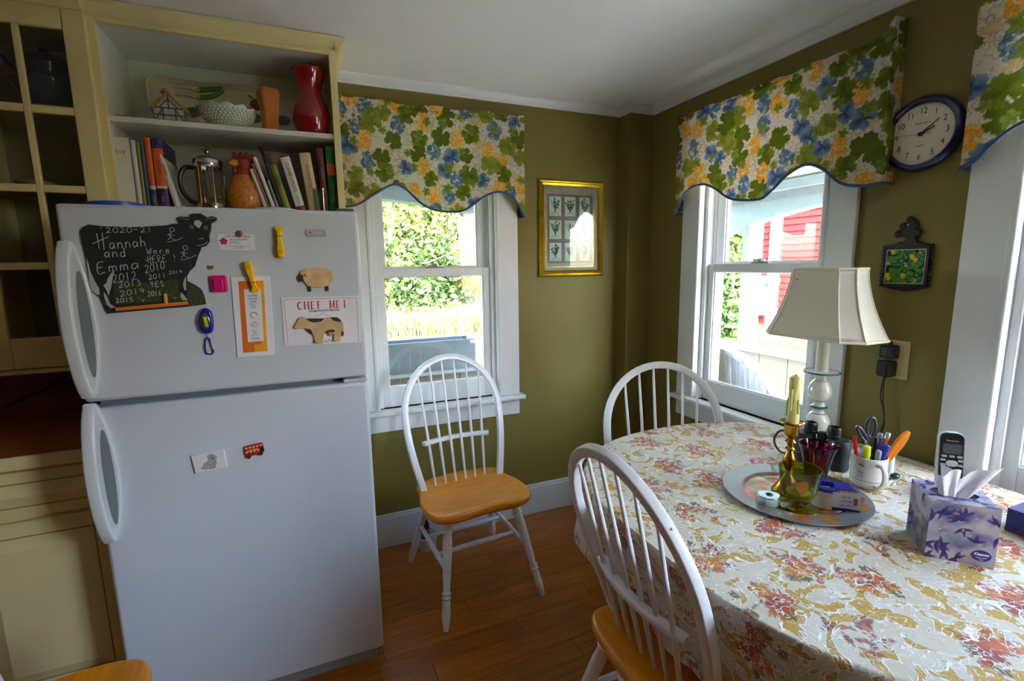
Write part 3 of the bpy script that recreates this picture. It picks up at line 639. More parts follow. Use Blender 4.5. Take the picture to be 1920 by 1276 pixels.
# --- tall menu with orange border
mn = on_door('folded_menu', 'tall folded cafe menu with orange border held by the yellow clip', 'menu', -.163, 1.185)
plate(mn, 'paper', [(-.212, 1.429), (-.108, 1.431), (-.116, 1.187), (-.216, 1.186)], .002, .0035, PAPER, 0)
plate(mn, 'paper_back', [(-.211, 1.429), (-.107, 1.431), (-.113, 1.185), (-.214, 1.187)], .0, .0018, PAPER, 0)
ORA = M_('orange_print', (228, 110, 24), .6); AMB = M_('amber_print', (244, 168, 30), .6)
plate(mn, 'orange_border', [(-.1935, 1.4165), (-.126, 1.4175), (-.133, 1.199), (-.200, 1.199)], .0035, .0037, ORA, 0)
plate(mn, 'amber_border', [(-.142, 1.4175), (-.126, 1.4175), (-.133, 1.199), (-.168, 1.199), (-.168, 1.222), (-.147, 1.223)], .0037, .0038, AMB, 0)
plate(mn, 'centre_panel', [(-.181, 1.392), (-.135, 1.3925), (-.1405, 1.232), (-.184, 1.2305)], .0038, .0040, PAPER, 0)
BLUEI = M_('blue_ink', (46, 70, 150), .6)
for s, z, h, m in (('COFFEE', 1.372, .0085, BLUEI), ('HOUSE', 1.363, .0085, BLUEI), ('CAFE', 1.354, .0085, BLUEI), ('BREAKFAST', 1.347, .005, M_('light_blue_ink', (70, 140, 200), .6)), ('LUNCH', 1.3415, .005, MATS['light_blue_ink']), ('MENU', 1.336, .005, MATS['light_blue_ink']),
                   ('OPEN', 1.291, .0045, INK), ('DAILY 7 TO 3', 1.285, .0045, INK), ('TAKE OUT', 1.279, .0045, BLUEI), ('EAT IN', 1.264, .005, BLUEI), ('OR', 1.258, .005, BLUEI), ('TAKE OUT', 1.252, .005, BLUEI), ('MAIN STREET', 1.243, .0038, INK), ('ON THE GREEN', 1.239, .0038, INK)):
    text('lettering', s, h, m, mn, (-.1600 + .163 - (1.35 - z) * .022, -.0042, z - 1.185), sx=.9)
for k, c in enumerate((ORA, AMB)): MB().tube(spline([(.002 + .009 * math.cos(q + k), -.0042, .128 + .009 * math.sin(q + k)) for q in np.linspace(0, 4.2, 8)], 3), .001, 5).obj('sun_emblem', c, mn)
# --- sheep magnet
WOODM = M_('tan_sheep_wood', (222, 184, 124), .6, var=.22, scale=30); BLK = M_('black_wood_paint', (44, 44, 48), .6)
sh = on_door('sheep_magnet', 'tan wooden sheep magnet with black head and legs', 'magnet', .026, 1.379)
for a in ((-.002, .007), (.050, .059)): plate(sh, 'leg', [(a[0], 1.398), (a[1], 1.398), (a[1], 1.379), (a[0], 1.379)], 0, .006, BLK)
plate(sh, 'fleece', [(-.021, 1.444), (-.008, 1.45), (.01, 1.452), (.026, 1.455), (.044, 1.451), (.059, 1.451), (.074, 1.441), (.076, 1.422), (.07, 1.406), (.059, 1.396), (.04, 1.392), (.015, 1.392), (-.003, 1.396), (-.011, 1.408), (-.017, 1.421), (-.022, 1.429)], .001, .008, WOODM, .003)
plate(sh, 'head', [(-.02, 1.434), (-.013, 1.431), (-.013, 1.415), (-.02, 1.41), (-.028, 1.421), (-.026, 1.431)], .004, .012, BLK, .002)
for x, z in ((-.009, 1.430), (-.004, 1.426), (-.006, 1.433)): MB().ball((x - .026, -.0085, z - 1.379), .002, 5).obj('flower_dot', M_('rust_dot', (150, 80, 50), .6), sh)
# --- take-out menu and cow magnet
cm = on_door('takeout_menu', 'white take-out menu with red title on the freezer door', 'menu', .03, 1.204)
plate(cm, 'paper', [(-.081, 1.363), (.153, 1.3605), (.150, 1.205), (-.083, 1.211)], .0, .0022, PAPER, 0)
REDI = M_('red_ink', (206, 30, 56), .6); GRI = M_('dark_green_ink', (30, 84, 74), .6)
def line(root, pts, wd, m, d=.0024, name='printed_rule'):
    mb = MB(); rx, rz = root.location.x, root.location.z
    for (a, b), (c, e) in zip(pts[:-1], pts[1:]):
        t = np.array((c - a, e - b)); t = t / np.linalg.norm(t); n_ = np.array((-t[1], t[0])) * wd / 2
        mb.add([(a - rx + n_[0], -d, b - rz + n_[1]), (c - rx + n_[0], -d, e - rz + n_[1]), (c - rx - n_[0], -d, e - rz - n_[1]), (a - rx - n_[0], -d, b - rz - n_[1])], [(0, 1, 2, 3)])
    return mb.obj(name, m, root, smooth=0, recalc=False)
line(cm, [(-.073, 1.213), (-.074, 1.355), (-.070, 1.357), (.140, 1.3545), (.143, 1.352), (.141, 1.2085)], .0011, REDI)
SG = {'C': [('a', .5, .5, .42, .5, 50, 310)], 'H': [('l', .15, 0, .15, 1), ('l', .85, 0, .85, 1), ('l', .15, .5, .85, .5)], 'E': [('l', .2, 0, .2, 1), ('l', .2, .96, .85, .96), ('l', .2, .5, .65, .5), ('l', .2, .04, .85, .04)],
      'F': [('l', .2, 0, .2, 1), ('l', .2, .96, .85, .96), ('l', .2, .5, .65, .5)], 'M': [('l', .12, 0, .12, 1), ('l', .88, 0, .88, 1), ('l', .12, 1, .5, .15), ('l', .88, 1, .5, .15)], 'I': [('l', .5, 0, .5, 1)]}
def serif(name, s, x, z, wd, h, root, m, d=.0024):
    mb = MB(); rx, rz = root.location.x, root.location.z
    def bar(a, b, c, e, t, s2=True):
        v = np.array((c - a, e - b)); L = np.linalg.norm(v); u = v / L; n_ = np.array((-u[1], u[0])) * t / 2
        mb.add([(a + n_[0], -d, b + n_[1]), (c + n_[0], -d, e + n_[1]), (c - n_[0], -d, e - n_[1]), (a - n_[0], -d, b - n_[1])], [(0, 1, 2, 3)])
    for k, ch in enumerate(s):
        for e in SG.get(ch, []):
            ox = x + k * wd - rx; oz = z - rz; sw = wd * .8
            if e[0] == 'l':
                a, b, c, q = ox + e[1] * sw, oz + e[2] * h, ox + e[3] * sw, oz + e[4] * h
                vert = abs(e[1] - e[3]) < .1; bar(a, b, c, q, wd * (.19 if vert else .08))
                if vert:
                    for zz in (b, q): bar(a - wd * .17, zz, a + wd * .17, zz, h * .07)
            else:
                q = np.radians(np.linspace(e[5], e[6], 14)); P = [(ox + (e[1] + e[3] * math.cos(t)) * sw, oz + (e[2] + e[4] * math.sin(t)) * h) for t in q]
                for i in range(13): bar(*P[i], *P[i + 1], wd * (.08 + .13 * math.sin(PI * (i + .5) / 13)))
                for end in (P[0], P[-1]): bar(end[0], end[1] - h * .1, end[0], end[1] + h * .1, wd * .07)
    return mb.obj(name, m, root, smooth=0, recalc=False)
serif('title_lettering', 'CHEF MEI', -.037, 1.324, .0191, .0235, cm, REDI)
text('lettering', 'Chinese Food To Take Out', .0085, GRI, cm, (.041 - .03, -.0024, 1.3175 - 1.204), sx=.96, off=.0002)
line(cm, [(.013, 1.297), (.018, 1.302), (.027, 1.303), (.032, 1.307), (.041, 1.306), (.046, 1.302), (.052, 1.301)], .0009, GRI, name='skyline_print')
for k in range(7): line(cm, [(-.004 + .012 * k, 1.212), (.002 + .012 * k, 1.220 + .004 * (k % 3)), (.006 + .012 * k, 1.213)], .0014, M_('green_dragon_ink', (30, 120, 80), .6), name='leaf_print')
cg = thing('cow_magnet', 'tan and black wooden cow magnet on the take-out menu', 'magnet', (.03, YD - .0026, 1.211))
plate(cg, 'body', [(-.052, 1.271), (-.042, 1.285), (-.035, 1.297), (-.026, 1.301), (-.014, 1.296), (.008, 1.295), (.036, 1.293), (.058, 1.296), (.08, 1.294), (.094, 1.279), (.097, 1.255), (.095, 1.234), (.091, 1.228), (.089, 1.245), (.085, 1.235), (.086, 1.216), (.062, 1.216), (.065, 1.236), (.058, 1.247), (.035, 1.242), (.029, 1.211), (.007, 1.213), (.002, 1.241), (-.005, 1.251), (-.019, 1.264), (-.038, 1.263), (-.05, 1.264)], 0, .008, M_('tan_cow_wood', (212, 180, 130), .55, var=.15, scale=25), .002)
for pl in ([(-.014, 1.294), (.008, 1.294), (.039, 1.292), (.029, 1.283), (.007, 1.281), (-.008, 1.287)], [(.057, 1.295), (.077, 1.294), (.088, 1.286), (.09, 1.278), (.076, 1.28), (.064, 1.286)], [(-.018, 1.263), (-.004, 1.26), (.0, 1.251), (.001, 1.243), (-.007, 1.249)], [(.036, 1.243), (.042, 1.252), (.059, 1.256), (.07, 1.251), (.066, 1.246), (.055, 1.247)], [(.091, 1.245), (.096, 1.247), (.0945, 1.233), (.0915, 1.230)]):
    plate(cg, 'hide_patch', pl, .0081, .0088, BLK, 0)
plate(cg, 'udder', [(.050, 1.246), (.058, 1.248), (.063, 1.240), (.057, 1.234), (.050, 1.238)], .0081, .0092, M_('pink_udder', (222, 140, 110), .6), 0)
MB().ball((-.036 - .03, -.0085, 1.281 - 1.211), .0013, 5).obj('eye', BLK, cg)
# --- blue pocket light with carabiner
bl = on_door('pocket_light', 'blue oval magnetic pocket light with a small carabiner below', 'flashlight', -.287, 1.201)
BLUEP = M_('cobalt_plastic', (24, 40, 150), .25, var=.05)
plate(bl, 'case', spline([(-.306, 1.305), (-.3, 1.327), (-.286, 1.341), (-.271, 1.33), (-.268, 1.303), (-.27, 1.278), (-.277, 1.267), (-.291, 1.265), (-.3, 1.272), (-.305, 1.286)], 4, True).tolist(), 0, .017, BLUEP, .005, 50)
plate(bl, 'reflector', spline([(-.299, 1.306), (-.291, 1.324), (-.28, 1.319), (-.276, 1.301), (-.283, 1.281), (-.29, 1.280), (-.297, 1.291)], 4, True).tolist(), .016, .0195, CHROME, .001, 50)
plate(bl, 'led_strip', [(-.2925, 1.317), (-.2825, 1.315), (-.2805, 1.285), (-.289, 1.286)], .0195, .0205, M_('yellow_led', (196, 196, 40), .4), .0005)
ca = MB().tube(spline([(-.0, -.006, .05), (-.007, -.006, .046), (-.0105, -.006, .018), (-.007, -.006, .004), (.003, -.006, .0015), (.0095, -.006, .008), (.009, -.006, .016), (.004, -.006, .044)], 4, True), .0021, 7).obj('carabiner', BLUEP, bl)
MB().rod((.0095, -.006, .016), (.0045, -.006, .041), .0021).obj('carabiner_gate', CHROME, ca)
MB().tube([(-.002, -.006, .066), (0, -.006, .058), (0, -.006, .048)], .0014, 6).obj('link', CHROME, bl)
# --- dog tile magnet, bus magnet
dg = on_door('tile_magnet', 'white tile magnet with a grey fluffy dog on the lower refrigerator door', 'magnet', -.319, .838)
plate(dg, 'tile', [(-.365, .895), (-.279, .902), (-.275, .844), (-.359, .838)], 0, .008, M_('white_glazed_tile', (226, 226, 224), .25, var=.01), .0008)
DOGG = M_('dog_grey_print', (160, 160, 160), .6, var=.3, scale=120)
plate(dg, 'dog_print', spline([(-.344, .855), (-.339, .856), (-.335, .867), (-.325, .873), (-.323, .879), (-.325, .886), (-.321, .893), (-.313, .894), (-.303, .889), (-.299, .88), (-.302, .87), (-.3, .864), (-.304, .855), (-.303, .849), (-.312, .846), (-.321, .846), (-.325, .849), (-.332, .846), (-.338, .85), (-.343, .851)], 3, True).tolist(), .0081, .0083, DOGG, 0)
for x, z, r in ((-.3155, .8835, .0016), (-.3095, .885, .0014), (-.3105, .8795, .0024)): MB().lathe([(r, 0), (r, .0003)], (x + .319, -.0083, z - .838), (0, -1, 0), 10).obj('dog_face_print', INK, dg)
bs = on_door('bus_magnet', 'small red double-decker bus magnet on the lower refrigerator door', 'magnet', -.197, .862)
plate(bs, 'body', [(-.224, .898), (-.221, .902), (-.177, .907), (-.171, .905), (-.169, .893), (-.1705, .873), (-.206, .868), (-.22, .867), (-.223, .877)], 0, .008, M_('bus_red', (176, 30, 32), .4), .0012)
for k in range(5): plate(bs, 'window', [(-.2215 + .0106 * k, .8975 + .0012 * k), (-.2145 + .0106 * k, .8982 + .0012 * k), (-.2145 + .0106 * k, .8935 + .0012 * k), (-.2215 + .0106 * k, .8928 + .0012 * k)], .008, .0085, M_('cream_window', (236, 204, 150), .5), 0)
for k in range(4): plate(bs, 'window', [(-.2200 + .0104 * k, .884 + .0012 * k), (-.2135 + .0104 * k, .8848 + .0012 * k), (-.2135 + .0104 * k, .8800 + .0012 * k), (-.2200 + .0104 * k, .8792 + .0012 * k)], .008, .0085, MATS['cream_window'], 0)
plate(bs, 'banner', [(-.215, .8895), (-.186, .893), (-.186, .8885), (-.215, .885)], .008, .0085, M_('orange_banner', (230, 130, 30), .5), 0)
plate(bs, 'cab', [(-.178, .892), (-.1695, .893), (-.167, .880), (-.179, .877)], .0075, .009, BLACK, 0)
for x, z in ((-.212, .867), (-.178, .872)): MB().lathe([(.0055, 0), (.0055, .0035)], (x + .197, -.0075, z - .862), (0, -1, 0), 14).obj('wheel', M_('dark_red_wheel', (80, 20, 20), .5), bs)
# --- paper corner on the fridge side
pc = thing('paper_sheet', 'white paper sheet on the refrigerator side, one corner sticking out', 'paper', (.165, 1.78, 1.33))
MB().add([(0, -.03, 0), (.0, .12, 0), (.0, .12, .1), (0, -.03, .1), (.0006, -.03, .0)], [(0, 1, 2, 3)]).obj('sheet', PAPER, pc, smooth=0)
MB().add([(0, -.03, .062), (.036, -.034, .043), (0, -.03, .026), (0.001, -.025, .044)], [(0, 1, 2), (0, 3, 1), (3, 2, 1)]).obj('curled_corner', PAPER, pc, smooth=0)

# ================================================================== CABINETS
CF = 2.105                                                # front plane of the shelf unit
oc = thing('open_shelf_cabinet', 'cream open shelf cabinet above the refrigerator holding cookbooks and ceramics', 'cabinet', (-.215, 2.26, 1.66))
G = off(oc); INS = M_('white_cabinet_inside', (226, 226, 214), .6, var=.03)
MB().box(-.595, -.580, CF + .004, YB, 1.66, 2.27).obj('side_panel', INS, oc, loc=G)
MB().box(.140, .158, CF + .004, YB, 1.66, 2.30).obj('side_panel', CREAM, oc, loc=G)
MB().box(-.58, .14, YB - .02, YB - .008, 1.675, 2.256).obj('back_panel', INS, oc, loc=G)
MB().box(-.58, .14, CF + .002, YB - .02, 2.256, 2.272).obj('top_panel', INS, oc, loc=G)
MB().box(-.58, .14, CF + .01, YB - .02, 1.66, 1.676).obj('bottom_panel', INS, oc, loc=G)
MB().box(-.58, .14, CF, YB - .02, 1.953, 1.972).obj('shelf', INS, oc, bevel=.002, loc=G)
mb = MB(); mb.box(-.617, -.578, CF - .012, CF + .006, 1.66, 2.30); mb.box(.134, .160, CF - .012, CF + .006, 1.66, 2.30); mb.box(-.578, .134, CF - .012, CF + .006, 2.256, 2.30)
mb.obj('face_frame', CREAM, oc, bevel=.002, loc=G)
mb = MB().prism([(CF - .012 - a, 2.27 + b) for a, b in CROWN], -.62, .165, 'yz'); mb.obj('crown', CREAM, oc, loc=G)
mb = MB().prism([(.158 + a, 2.27 + b) for a, b in CROWN], CF - .045, YB, 'xz'); mb.obj('crown_return', CREAM, oc, loc=G)
# glass-front cabinet
gc = thing('glass_door_cabinet', 'tall cream wall cabinet with a multi-pane glass door left of the refrigerator', 'cabinet', (-.81, 2.24, 1.13)); G = off(gc)
CF2 = 2.075
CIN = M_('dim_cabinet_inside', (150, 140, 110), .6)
MB().box(-.640, -.622, CF2 + .02, YB, 1.13, 2.27).obj('side_panel', CREAM, gc, loc=G)
MB().box(-1.00, -.982, CF2 + .02, YB, 1.13, 2.27).obj('side_panel', CREAM, gc, loc=G)
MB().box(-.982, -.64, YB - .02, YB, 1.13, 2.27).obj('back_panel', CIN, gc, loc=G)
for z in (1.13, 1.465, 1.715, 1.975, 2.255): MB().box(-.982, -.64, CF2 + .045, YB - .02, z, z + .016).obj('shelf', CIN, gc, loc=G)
d = MB(); X0, X1 = -.985, -.600
for a in ((-.660, X1), (X0, -.915)): d.box(a[0], a[1], CF2, CF2 + .02, 1.135, 2.285)
d.box(-.915, -.660, CF2, CF2 + .02, 1.135, 1.238); d.box(-.915, -.660, CF2, CF2 + .02, 2.212, 2.285)
dr = d.obj('door', CREAM, gc, bevel=.004, loc=G)
mb = MB(); mb.box(-.787, -.770, CF2 + .002, CF2 + .018, 1.238, 2.212)
mb.obj('muntin', CREAM, dr, bevel=.003)
for z in (1.473, 1.721, 1.966):
    for a, b in ((-.915, -.787), (-.770, -.660)): MB().box(a, b, CF2 + .002, CF2 + .018, z - .012, z + .012).obj('muntin', CREAM, dr, bevel=.003)
MB().box(-.915, -.660, CF2 + .012, CF2 + .014, 1.238, 2.212).obj('door_glass', GLASSM, dr)
MB().lathe([(.006, 0), (.006, .012), (.016, .018), (.016, .026), (.008, .031)], (-.948, CF2, 1.214), (0, -1, 0), 16).obj('knob', BRASS, dr)
MB().prism([(CF2 - a, 2.272 + b) for a, b in CROWN], -1.3, -.60, 'yz').obj('crown', CREAM, gc, loc=G)
MB().box(-.622, -.6, CF2 + .02, CF2 + .04, 1.13, 2.29).obj('filler_strip', CREAM, gc, loc=G)
MB().box(-.985, -.60, CF2 - .004, CF2 + .02, 1.118, 1.132).obj('light_rail', CREAM, gc, bevel=.003, loc=G)
gc2 = thing('wall_cabinet', 'cream wall cabinet at the left edge of the picture', 'cabinet', (-1.2, 2.24, 1.13)); G = off(gc2)
MB().box(-1.6, -1.005, CF2 + .02, YB, 1.13, 2.27).obj('carcass', CREAM, gc2, loc=G)
MB().box(-1.55, -.99, CF2, CF2 + .02, 1.135, 2.285).obj('door', CREAM, gc2, bevel=.004, loc=G)
MB().lathe([(.006, 0), (.016, .018), (.016, .026), (.008, .031)], (-1.03, CF2, 1.214), (0, -1, 0), 16).obj('knob', BRASS, gc2, loc=G)
# base cabinet, worktop, backsplash
bc = thing('base_cabinet', 'cream base cabinet with raised-panel drawer and door left of the refrigerator', 'cabinet', (-.9, 2.1, 0)); G = off(bc)
BF = 1.845
MB().box(-1.4, -.612, BF + .02, YB - .01, .1, .872).obj('carcass', CREAM, bc, loc=G)
MB().box(-1.4, -.612, BF + .07, YB - .01, 0, .1).obj('toe_kick', M_('dark_toe_kick', (70, 60, 46), .7), bc, loc=G)
def raised(name, x0, x1, z0, z1, st, m, root, G):
    b = MB().box(x0, x1, BF, BF + .02, z0, z1).obj(name, m, root, bevel=.003, loc=G)
    p = MB(); a0, a1, c0, c1 = x0 + st, x1 - st, z0 + st, z1 - st; k = .035
    p.add([(a0, BF, c0), (a1, BF, c0), (a1, BF, c1), (a0, BF, c1), (a0, BF + .008, c0), (a1, BF + .008, c0), (a1, BF + .008, c1), (a0, BF + .008, c1), (a0 + k, BF - .003, c0 + k), (a1 - k, BF - .003, c0 + k), (a1 - k, BF - .003, c1 - k), (a0 + k, BF - .003, c1 - k)],
          [(8, 9, 10, 11), (0, 1, 9, 8), (1, 2, 10, 9), (2, 3, 11, 10), (3, 0, 8, 11)])
    p.v = [(x, y - .013 if i > 7 else y - .0008, z) for i, (x, y, z) in enumerate(p.v)]
    p.obj('raised_panel', m, b, smooth=0)
    # groove around the panel
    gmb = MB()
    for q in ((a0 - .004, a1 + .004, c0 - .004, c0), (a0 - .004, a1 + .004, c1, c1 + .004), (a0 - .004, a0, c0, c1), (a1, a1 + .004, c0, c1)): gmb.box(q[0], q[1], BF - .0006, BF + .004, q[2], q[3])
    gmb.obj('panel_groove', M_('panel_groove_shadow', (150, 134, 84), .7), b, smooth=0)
    return b
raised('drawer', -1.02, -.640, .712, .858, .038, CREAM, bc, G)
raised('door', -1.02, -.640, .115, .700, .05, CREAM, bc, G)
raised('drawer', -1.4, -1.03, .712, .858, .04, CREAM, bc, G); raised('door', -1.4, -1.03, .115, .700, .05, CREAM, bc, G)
WT = wood('dark_walnut_worktop', (160, 86, 34), (198, 120, 60), .35, (2.5, 14, 14), .2, 0)
wt = thing('worktop', 'dark brown wood-look worktop beside the refrigerator', 'worktop', (-1.0, 2.1, .873)); G = off(wt)
MB().box(-1.45, -.606, 1.832, YB - .012, .884, .912).obj('top', WT, wt, loc=G)
MB().box(-1.45, -.606, 1.822, 1.836, .872, .912).obj('edge_strip', CREAM, wt, bevel=.003, loc=G)
MB().box(-1.45, -.606, 1.836, YB - .02, .873, .884).obj('substrate', CREAM, wt, loc=G)
bk = thing('backsplash', 'dark brown backsplash panel behind the worktop', 'backsplash', (-1.0, 2.42, .913)); G = off(bk)
BSP = wood('backsplash_brown', (124, 70, 34), (156, 94, 52), .5, (1.5, 10, 10), .1, .2)
for k in range(3): MB().box(-1.45, -.60, YB - .012, YB, .913 + .07 * k, .913 + .07 * k + .068).obj('panel_board', BSP, bk, bevel=.001, loc=G)
pcd = MB().tube(spline([(-1.1, 2.405, .95), (-.98, 2.39, 1.0), (-.9, 2.40, 1.05), (-.8, 2.41, 1.10)], 6), .004, 6).obj('appliance_cord', BLACK); tag(pcd, 'black cord in front of the dark backsplash', 'cord')
# contents of the glass cabinet
BB_ = M_('cobalt_pottery', (36, 46, 84), .15, var=.1, coat=.4)
bw = thing('blue_bowl', 'dark blue pottery bowl behind the top pane of the glass cabinet', 'bowl', (-.775, 2.25, 1.991))
MB().lathe([(.04, 0), (.045, .006), (.075, .04), (.095, .085), (.098, .10), (.092, .10), (.07, .045), (.03, .012), (.001, .010)], n=28).obj('body', BB_, bw)
MB().tube(circ3 := [(.097 * math.cos(q), .097 * math.sin(q), .1) for q in np.linspace(0, 2 * PI, 29)[:-1]], .004, 6, True).obj('rim', BB_, bw)
pt = thing('blue_teapot', 'dark blue lidded pot stacked above the blue bowl in the glass cabinet', 'pot', (-.775, 2.25, 2.091 + .004))
MB().lathe([(.05, .0), (.075, .02), (.08, .05), (.06, .08), (.03, .092), (.012, .096), (.014, .108), (.001, .114)], n=24).obj('body', BB_, pt)
MB().tube(spline([(-.07, 0, .03), (-.10, 0, .05), (-.112, 0, .075)], 5), .012, 8, scale=np.linspace(1, .6, 11)).obj('spout', BB_, pt)
for (x, z, n_, r, lab0) in ((-.71, 1.4812, 5, .05, ' saucer of the white stack on the third shelf of the glass cabinet'), (-.85, 1.7312, 4, .055, ' plate of the cream stack on the second shelf of the glass cabinet')):
    for k in range(n_):
        lab = ('lowest', 'second', 'third', 'fourth', 'topmost')[k if k < n_ - 1 else 4] + lab0
        tag(MB().lathe([(r * .5, 0), (r * .6, .002), (r, .010), (r, .012), (r * .55, .005), (.001, .004)], (0, 0, 0), n=24).obj('saucer', M_('dim_stoneware', (190, 184, 164), .3), loc=(x, 2.25, z + .0065 * k)), lab, 'saucer', 'saucers stacked in the glass cabinet' if r == .05 else 'plates stacked in the glass cabinet')

# ================================================================== UPPER SHELF (z = 1.972)
Z1 = 1.9725
pl = thing('egg_platter', 'long cream ceramic platter with painted leeks and beetroot leaning at the back', 'platter', (-.24, 2.345, Z1), rot=(-.10, 0, 0))
CER = M_('cream_ceramic', (216, 208, 176), .2, var=.03, coat=.5)
mb = MB(); W_, H_ = .54, .215
R1 = rrect(W_, H_, .03, 6, 0, H_ / 2); R2 = rrect(W_ - .03, H_ - .03, .022, 6, 0, H_ / 2)
n_ = len(R1); mb.v = [(a, -.022, b) for a, b in R1] + [(a, .0, b) for a, b in R2] + [(a * .99, .005, .002 + b * .985) for a, b in R1]
mb.f = [(i, (i + 1) % n_, n_ + (i + 1) % n_, n_ + i) for i in range(n_)] + [(i, 2 * n_ + i, 2 * n_ + (i + 1) % n_, (i + 1) % n_) for i in range(n_)] + [tuple(range(n_, 2 * n_)), tuple(range(3 * n_ - 1, 2 * n_ - 1, -1))]
mb.obj('dish', CER, pl)
MB().tube([(a, -.0215, b) for a, b in R1], .004, 6, True).obj('rim', CER, pl)
EGG = M_('dark_egg_hollow', (84, 86, 82), .25)
for k in range(8): MB().lathe([(.021, 0), (.021, .0015), (.014, .0018), (.002, .0012)], (-.185 + .054 * k, -.001, .098), (0, -1, 0), 18, sx=1.3, sy=.95).obj('egg_hollow', EGG, pl)
LK = M_('leek_green', (86, 124, 44), .4, var=.3, scale=60); LW = M_('leek_white', (206, 192, 160), .4)
for (z, dz) in ((.188, .0), (.160, .02)):
    MB().tube(spline([(-.185, -.004, z), (-.15, -.006, z + .004), (-.10, -.006, z - .004)], 6), .013, 8, scale=np.linspace(.5, .85, 13)).obj('painted_leek_bulb', LW, pl)
    MB().tube(spline([(-.11, -.006, z - .004), (-.06, -.006, z + .006), (-.02, -.006, z + dz + .014)], 6), .012, 8, scale=np.linspace(.9, .7, 13)).obj('painted_leek_leaf', LK, pl)
MB().ball((.095, -.002, .152), .021, 8, 1.1, .25, 1.1).obj('painted_beetroot', M_('beet_red', (132, 34, 40), .3), pl)
for a, b in ((.07, .188), (.10, .196), (.13, .182), (.148, .160), (.06, .130), (.13, .124)): MB().tube(spline([(.095, -.004, .153), ((a + .095) / 2 + .006, -.004, (b + .152) / 2), (a, -.004, b)], 4), .0035, 6, scale=np.linspace(.5, 1, 9)).obj('painted_leaf', M_('beet_leaf', (112, 96, 40), .4), pl)
hs = thing('house_ornament', 'small half-timbered house ornament with tan roof on the top shelf', 'ornament', (-.418, 2.20, Z1 + .0105)); hs.scale = (1.6, 1.6, 1.6)
MB().prism([(-.03, 0), (.03, 0), (.03, .03), (0, .062), (-.03, .03)], -.012, .012).obj('wall', M_('cream_plaster', (206, 204, 180), .5), hs)
TIM = M_('blue_timber', (84, 100, 120), .5)
mb = MB()
for a, b in (((-.03, 0), (-.03, .03)), ((.03, 0), (.03, .03)), ((-.03, .03), (.03, .03)), ((-.03, 0), (-.01, .03)), ((.03, 0), (.01, .03)), ((0, .03), (0, .058)), ((-.018, .03), (0, .05)), ((.018, .03), (0, .05)), ((-.012, 0), (-.012, .03)), ((.012, 0), (.012, .03)), ((-.03, .015), (.03, .015))): mb.tube([(a[0], -.013, a[1]), (b[0], -.013, b[1])], .0015, 5)
mb.obj('timber_frame', TIM, hs)
for s in (-1, 1): MB().prism([(0, .066), (s * .040, .026), (s * .034, .022), (0, .058)], -.016, .016).obj('roof_slope', M_('tan_roof', (176, 138, 74), .5), hs, bevel=.001)
MB().lathe([(.006, 0), (.010, .004), (.006, .012), (.001, .014)], (-.006, 0, .062), n=12).obj('chimney_loop', MATS['tan_roof'], hs)
sk_ = thing('flat_spatula', 'dark flat spatula with reddish handle lying on the shelf', 'spatula', (-.40, 2.185, Z1 + .0065))
MB().prism(rrect(.10, .05, .008, 3, -.03, 0), .0, .004, 'xy').obj('blade', M_('slate_blade', (56, 58, 66), .4), sk_, bevel=.001)
MB().tube(spline([(.02, 0, .002), (.05, -.003, .004), (.10, -.004, .004)], 5), .005, 8).obj('handle', M_('reddish_handle', (120, 70, 50), .5), sk_)
bkf = thing('flat_booklet', 'thin green and teal booklets lying flat at the left end of the top shelf', 'booklet', (-.49, 2.17, Z1))
MB().box(-.075, .10, -.055, .055, 0, .003).obj('booklet', M_('green_cover', (98, 130, 84), .6), bkf); MB().box(-.075, -.02, -.052, .052, .003, .006).obj('booklet', M_('teal_cover', (70, 140, 130), .6), bkf)
# hobnail bowl
MILK = M_('milk_glass', (206, 214, 196), .18, var=.03, coat=.5)
hb = thing('hobnail_bowl', 'white hobnail milk-glass bowl with ruffled rim on the top shelf', 'bowl', (-.234, 2.185, Z1))
mb = MB(); prof = [(.045, .0), (.05, .004), (.066, .02), (.080, .04), (.090, .058)]
n_ = 48; V = []
for j, (r, h) in enumerate(prof + [(.097, .072), (.091, .072), (.083, .056), (.06, .02), (.03, .008)]):
    for i in range(n_):
        q = 2 * PI * i / n_; k = (.006 * math.sin(q * 12)) if j in (5, 6) else 0
        V.append(((r + k) * math.cos(q), (r + k) * math.sin(q), h + (.004 * math.sin(q * 12) if j in (5, 6) else 0)))
fs = [(j * n_ + i, j * n_ + (i + 1) % n_, (j + 1) * n_ + (i + 1) % n_, (j + 1) * n_ + i) for j in range(9) for i in range(n_)] + [tuple(range(n_))[::-1], tuple(9 * n_ + i for i in range(n_))]
mb.add(V, fs).obj('body', MILK, hb)
mb = MB()
for j in range(7):
    z = .008 + .0085 * j; r = np.interp(z, [p[1] for p in prof], [p[0] for p in prof])
    for i in range(36): q = 2 * PI * (i + .5 * (j % 2)) / 36; mb.ball((r * math.cos(q), r * math.sin(q), z), .0052, 4)
mb.obj('hobnails', MILK, hb, kind='stuff')
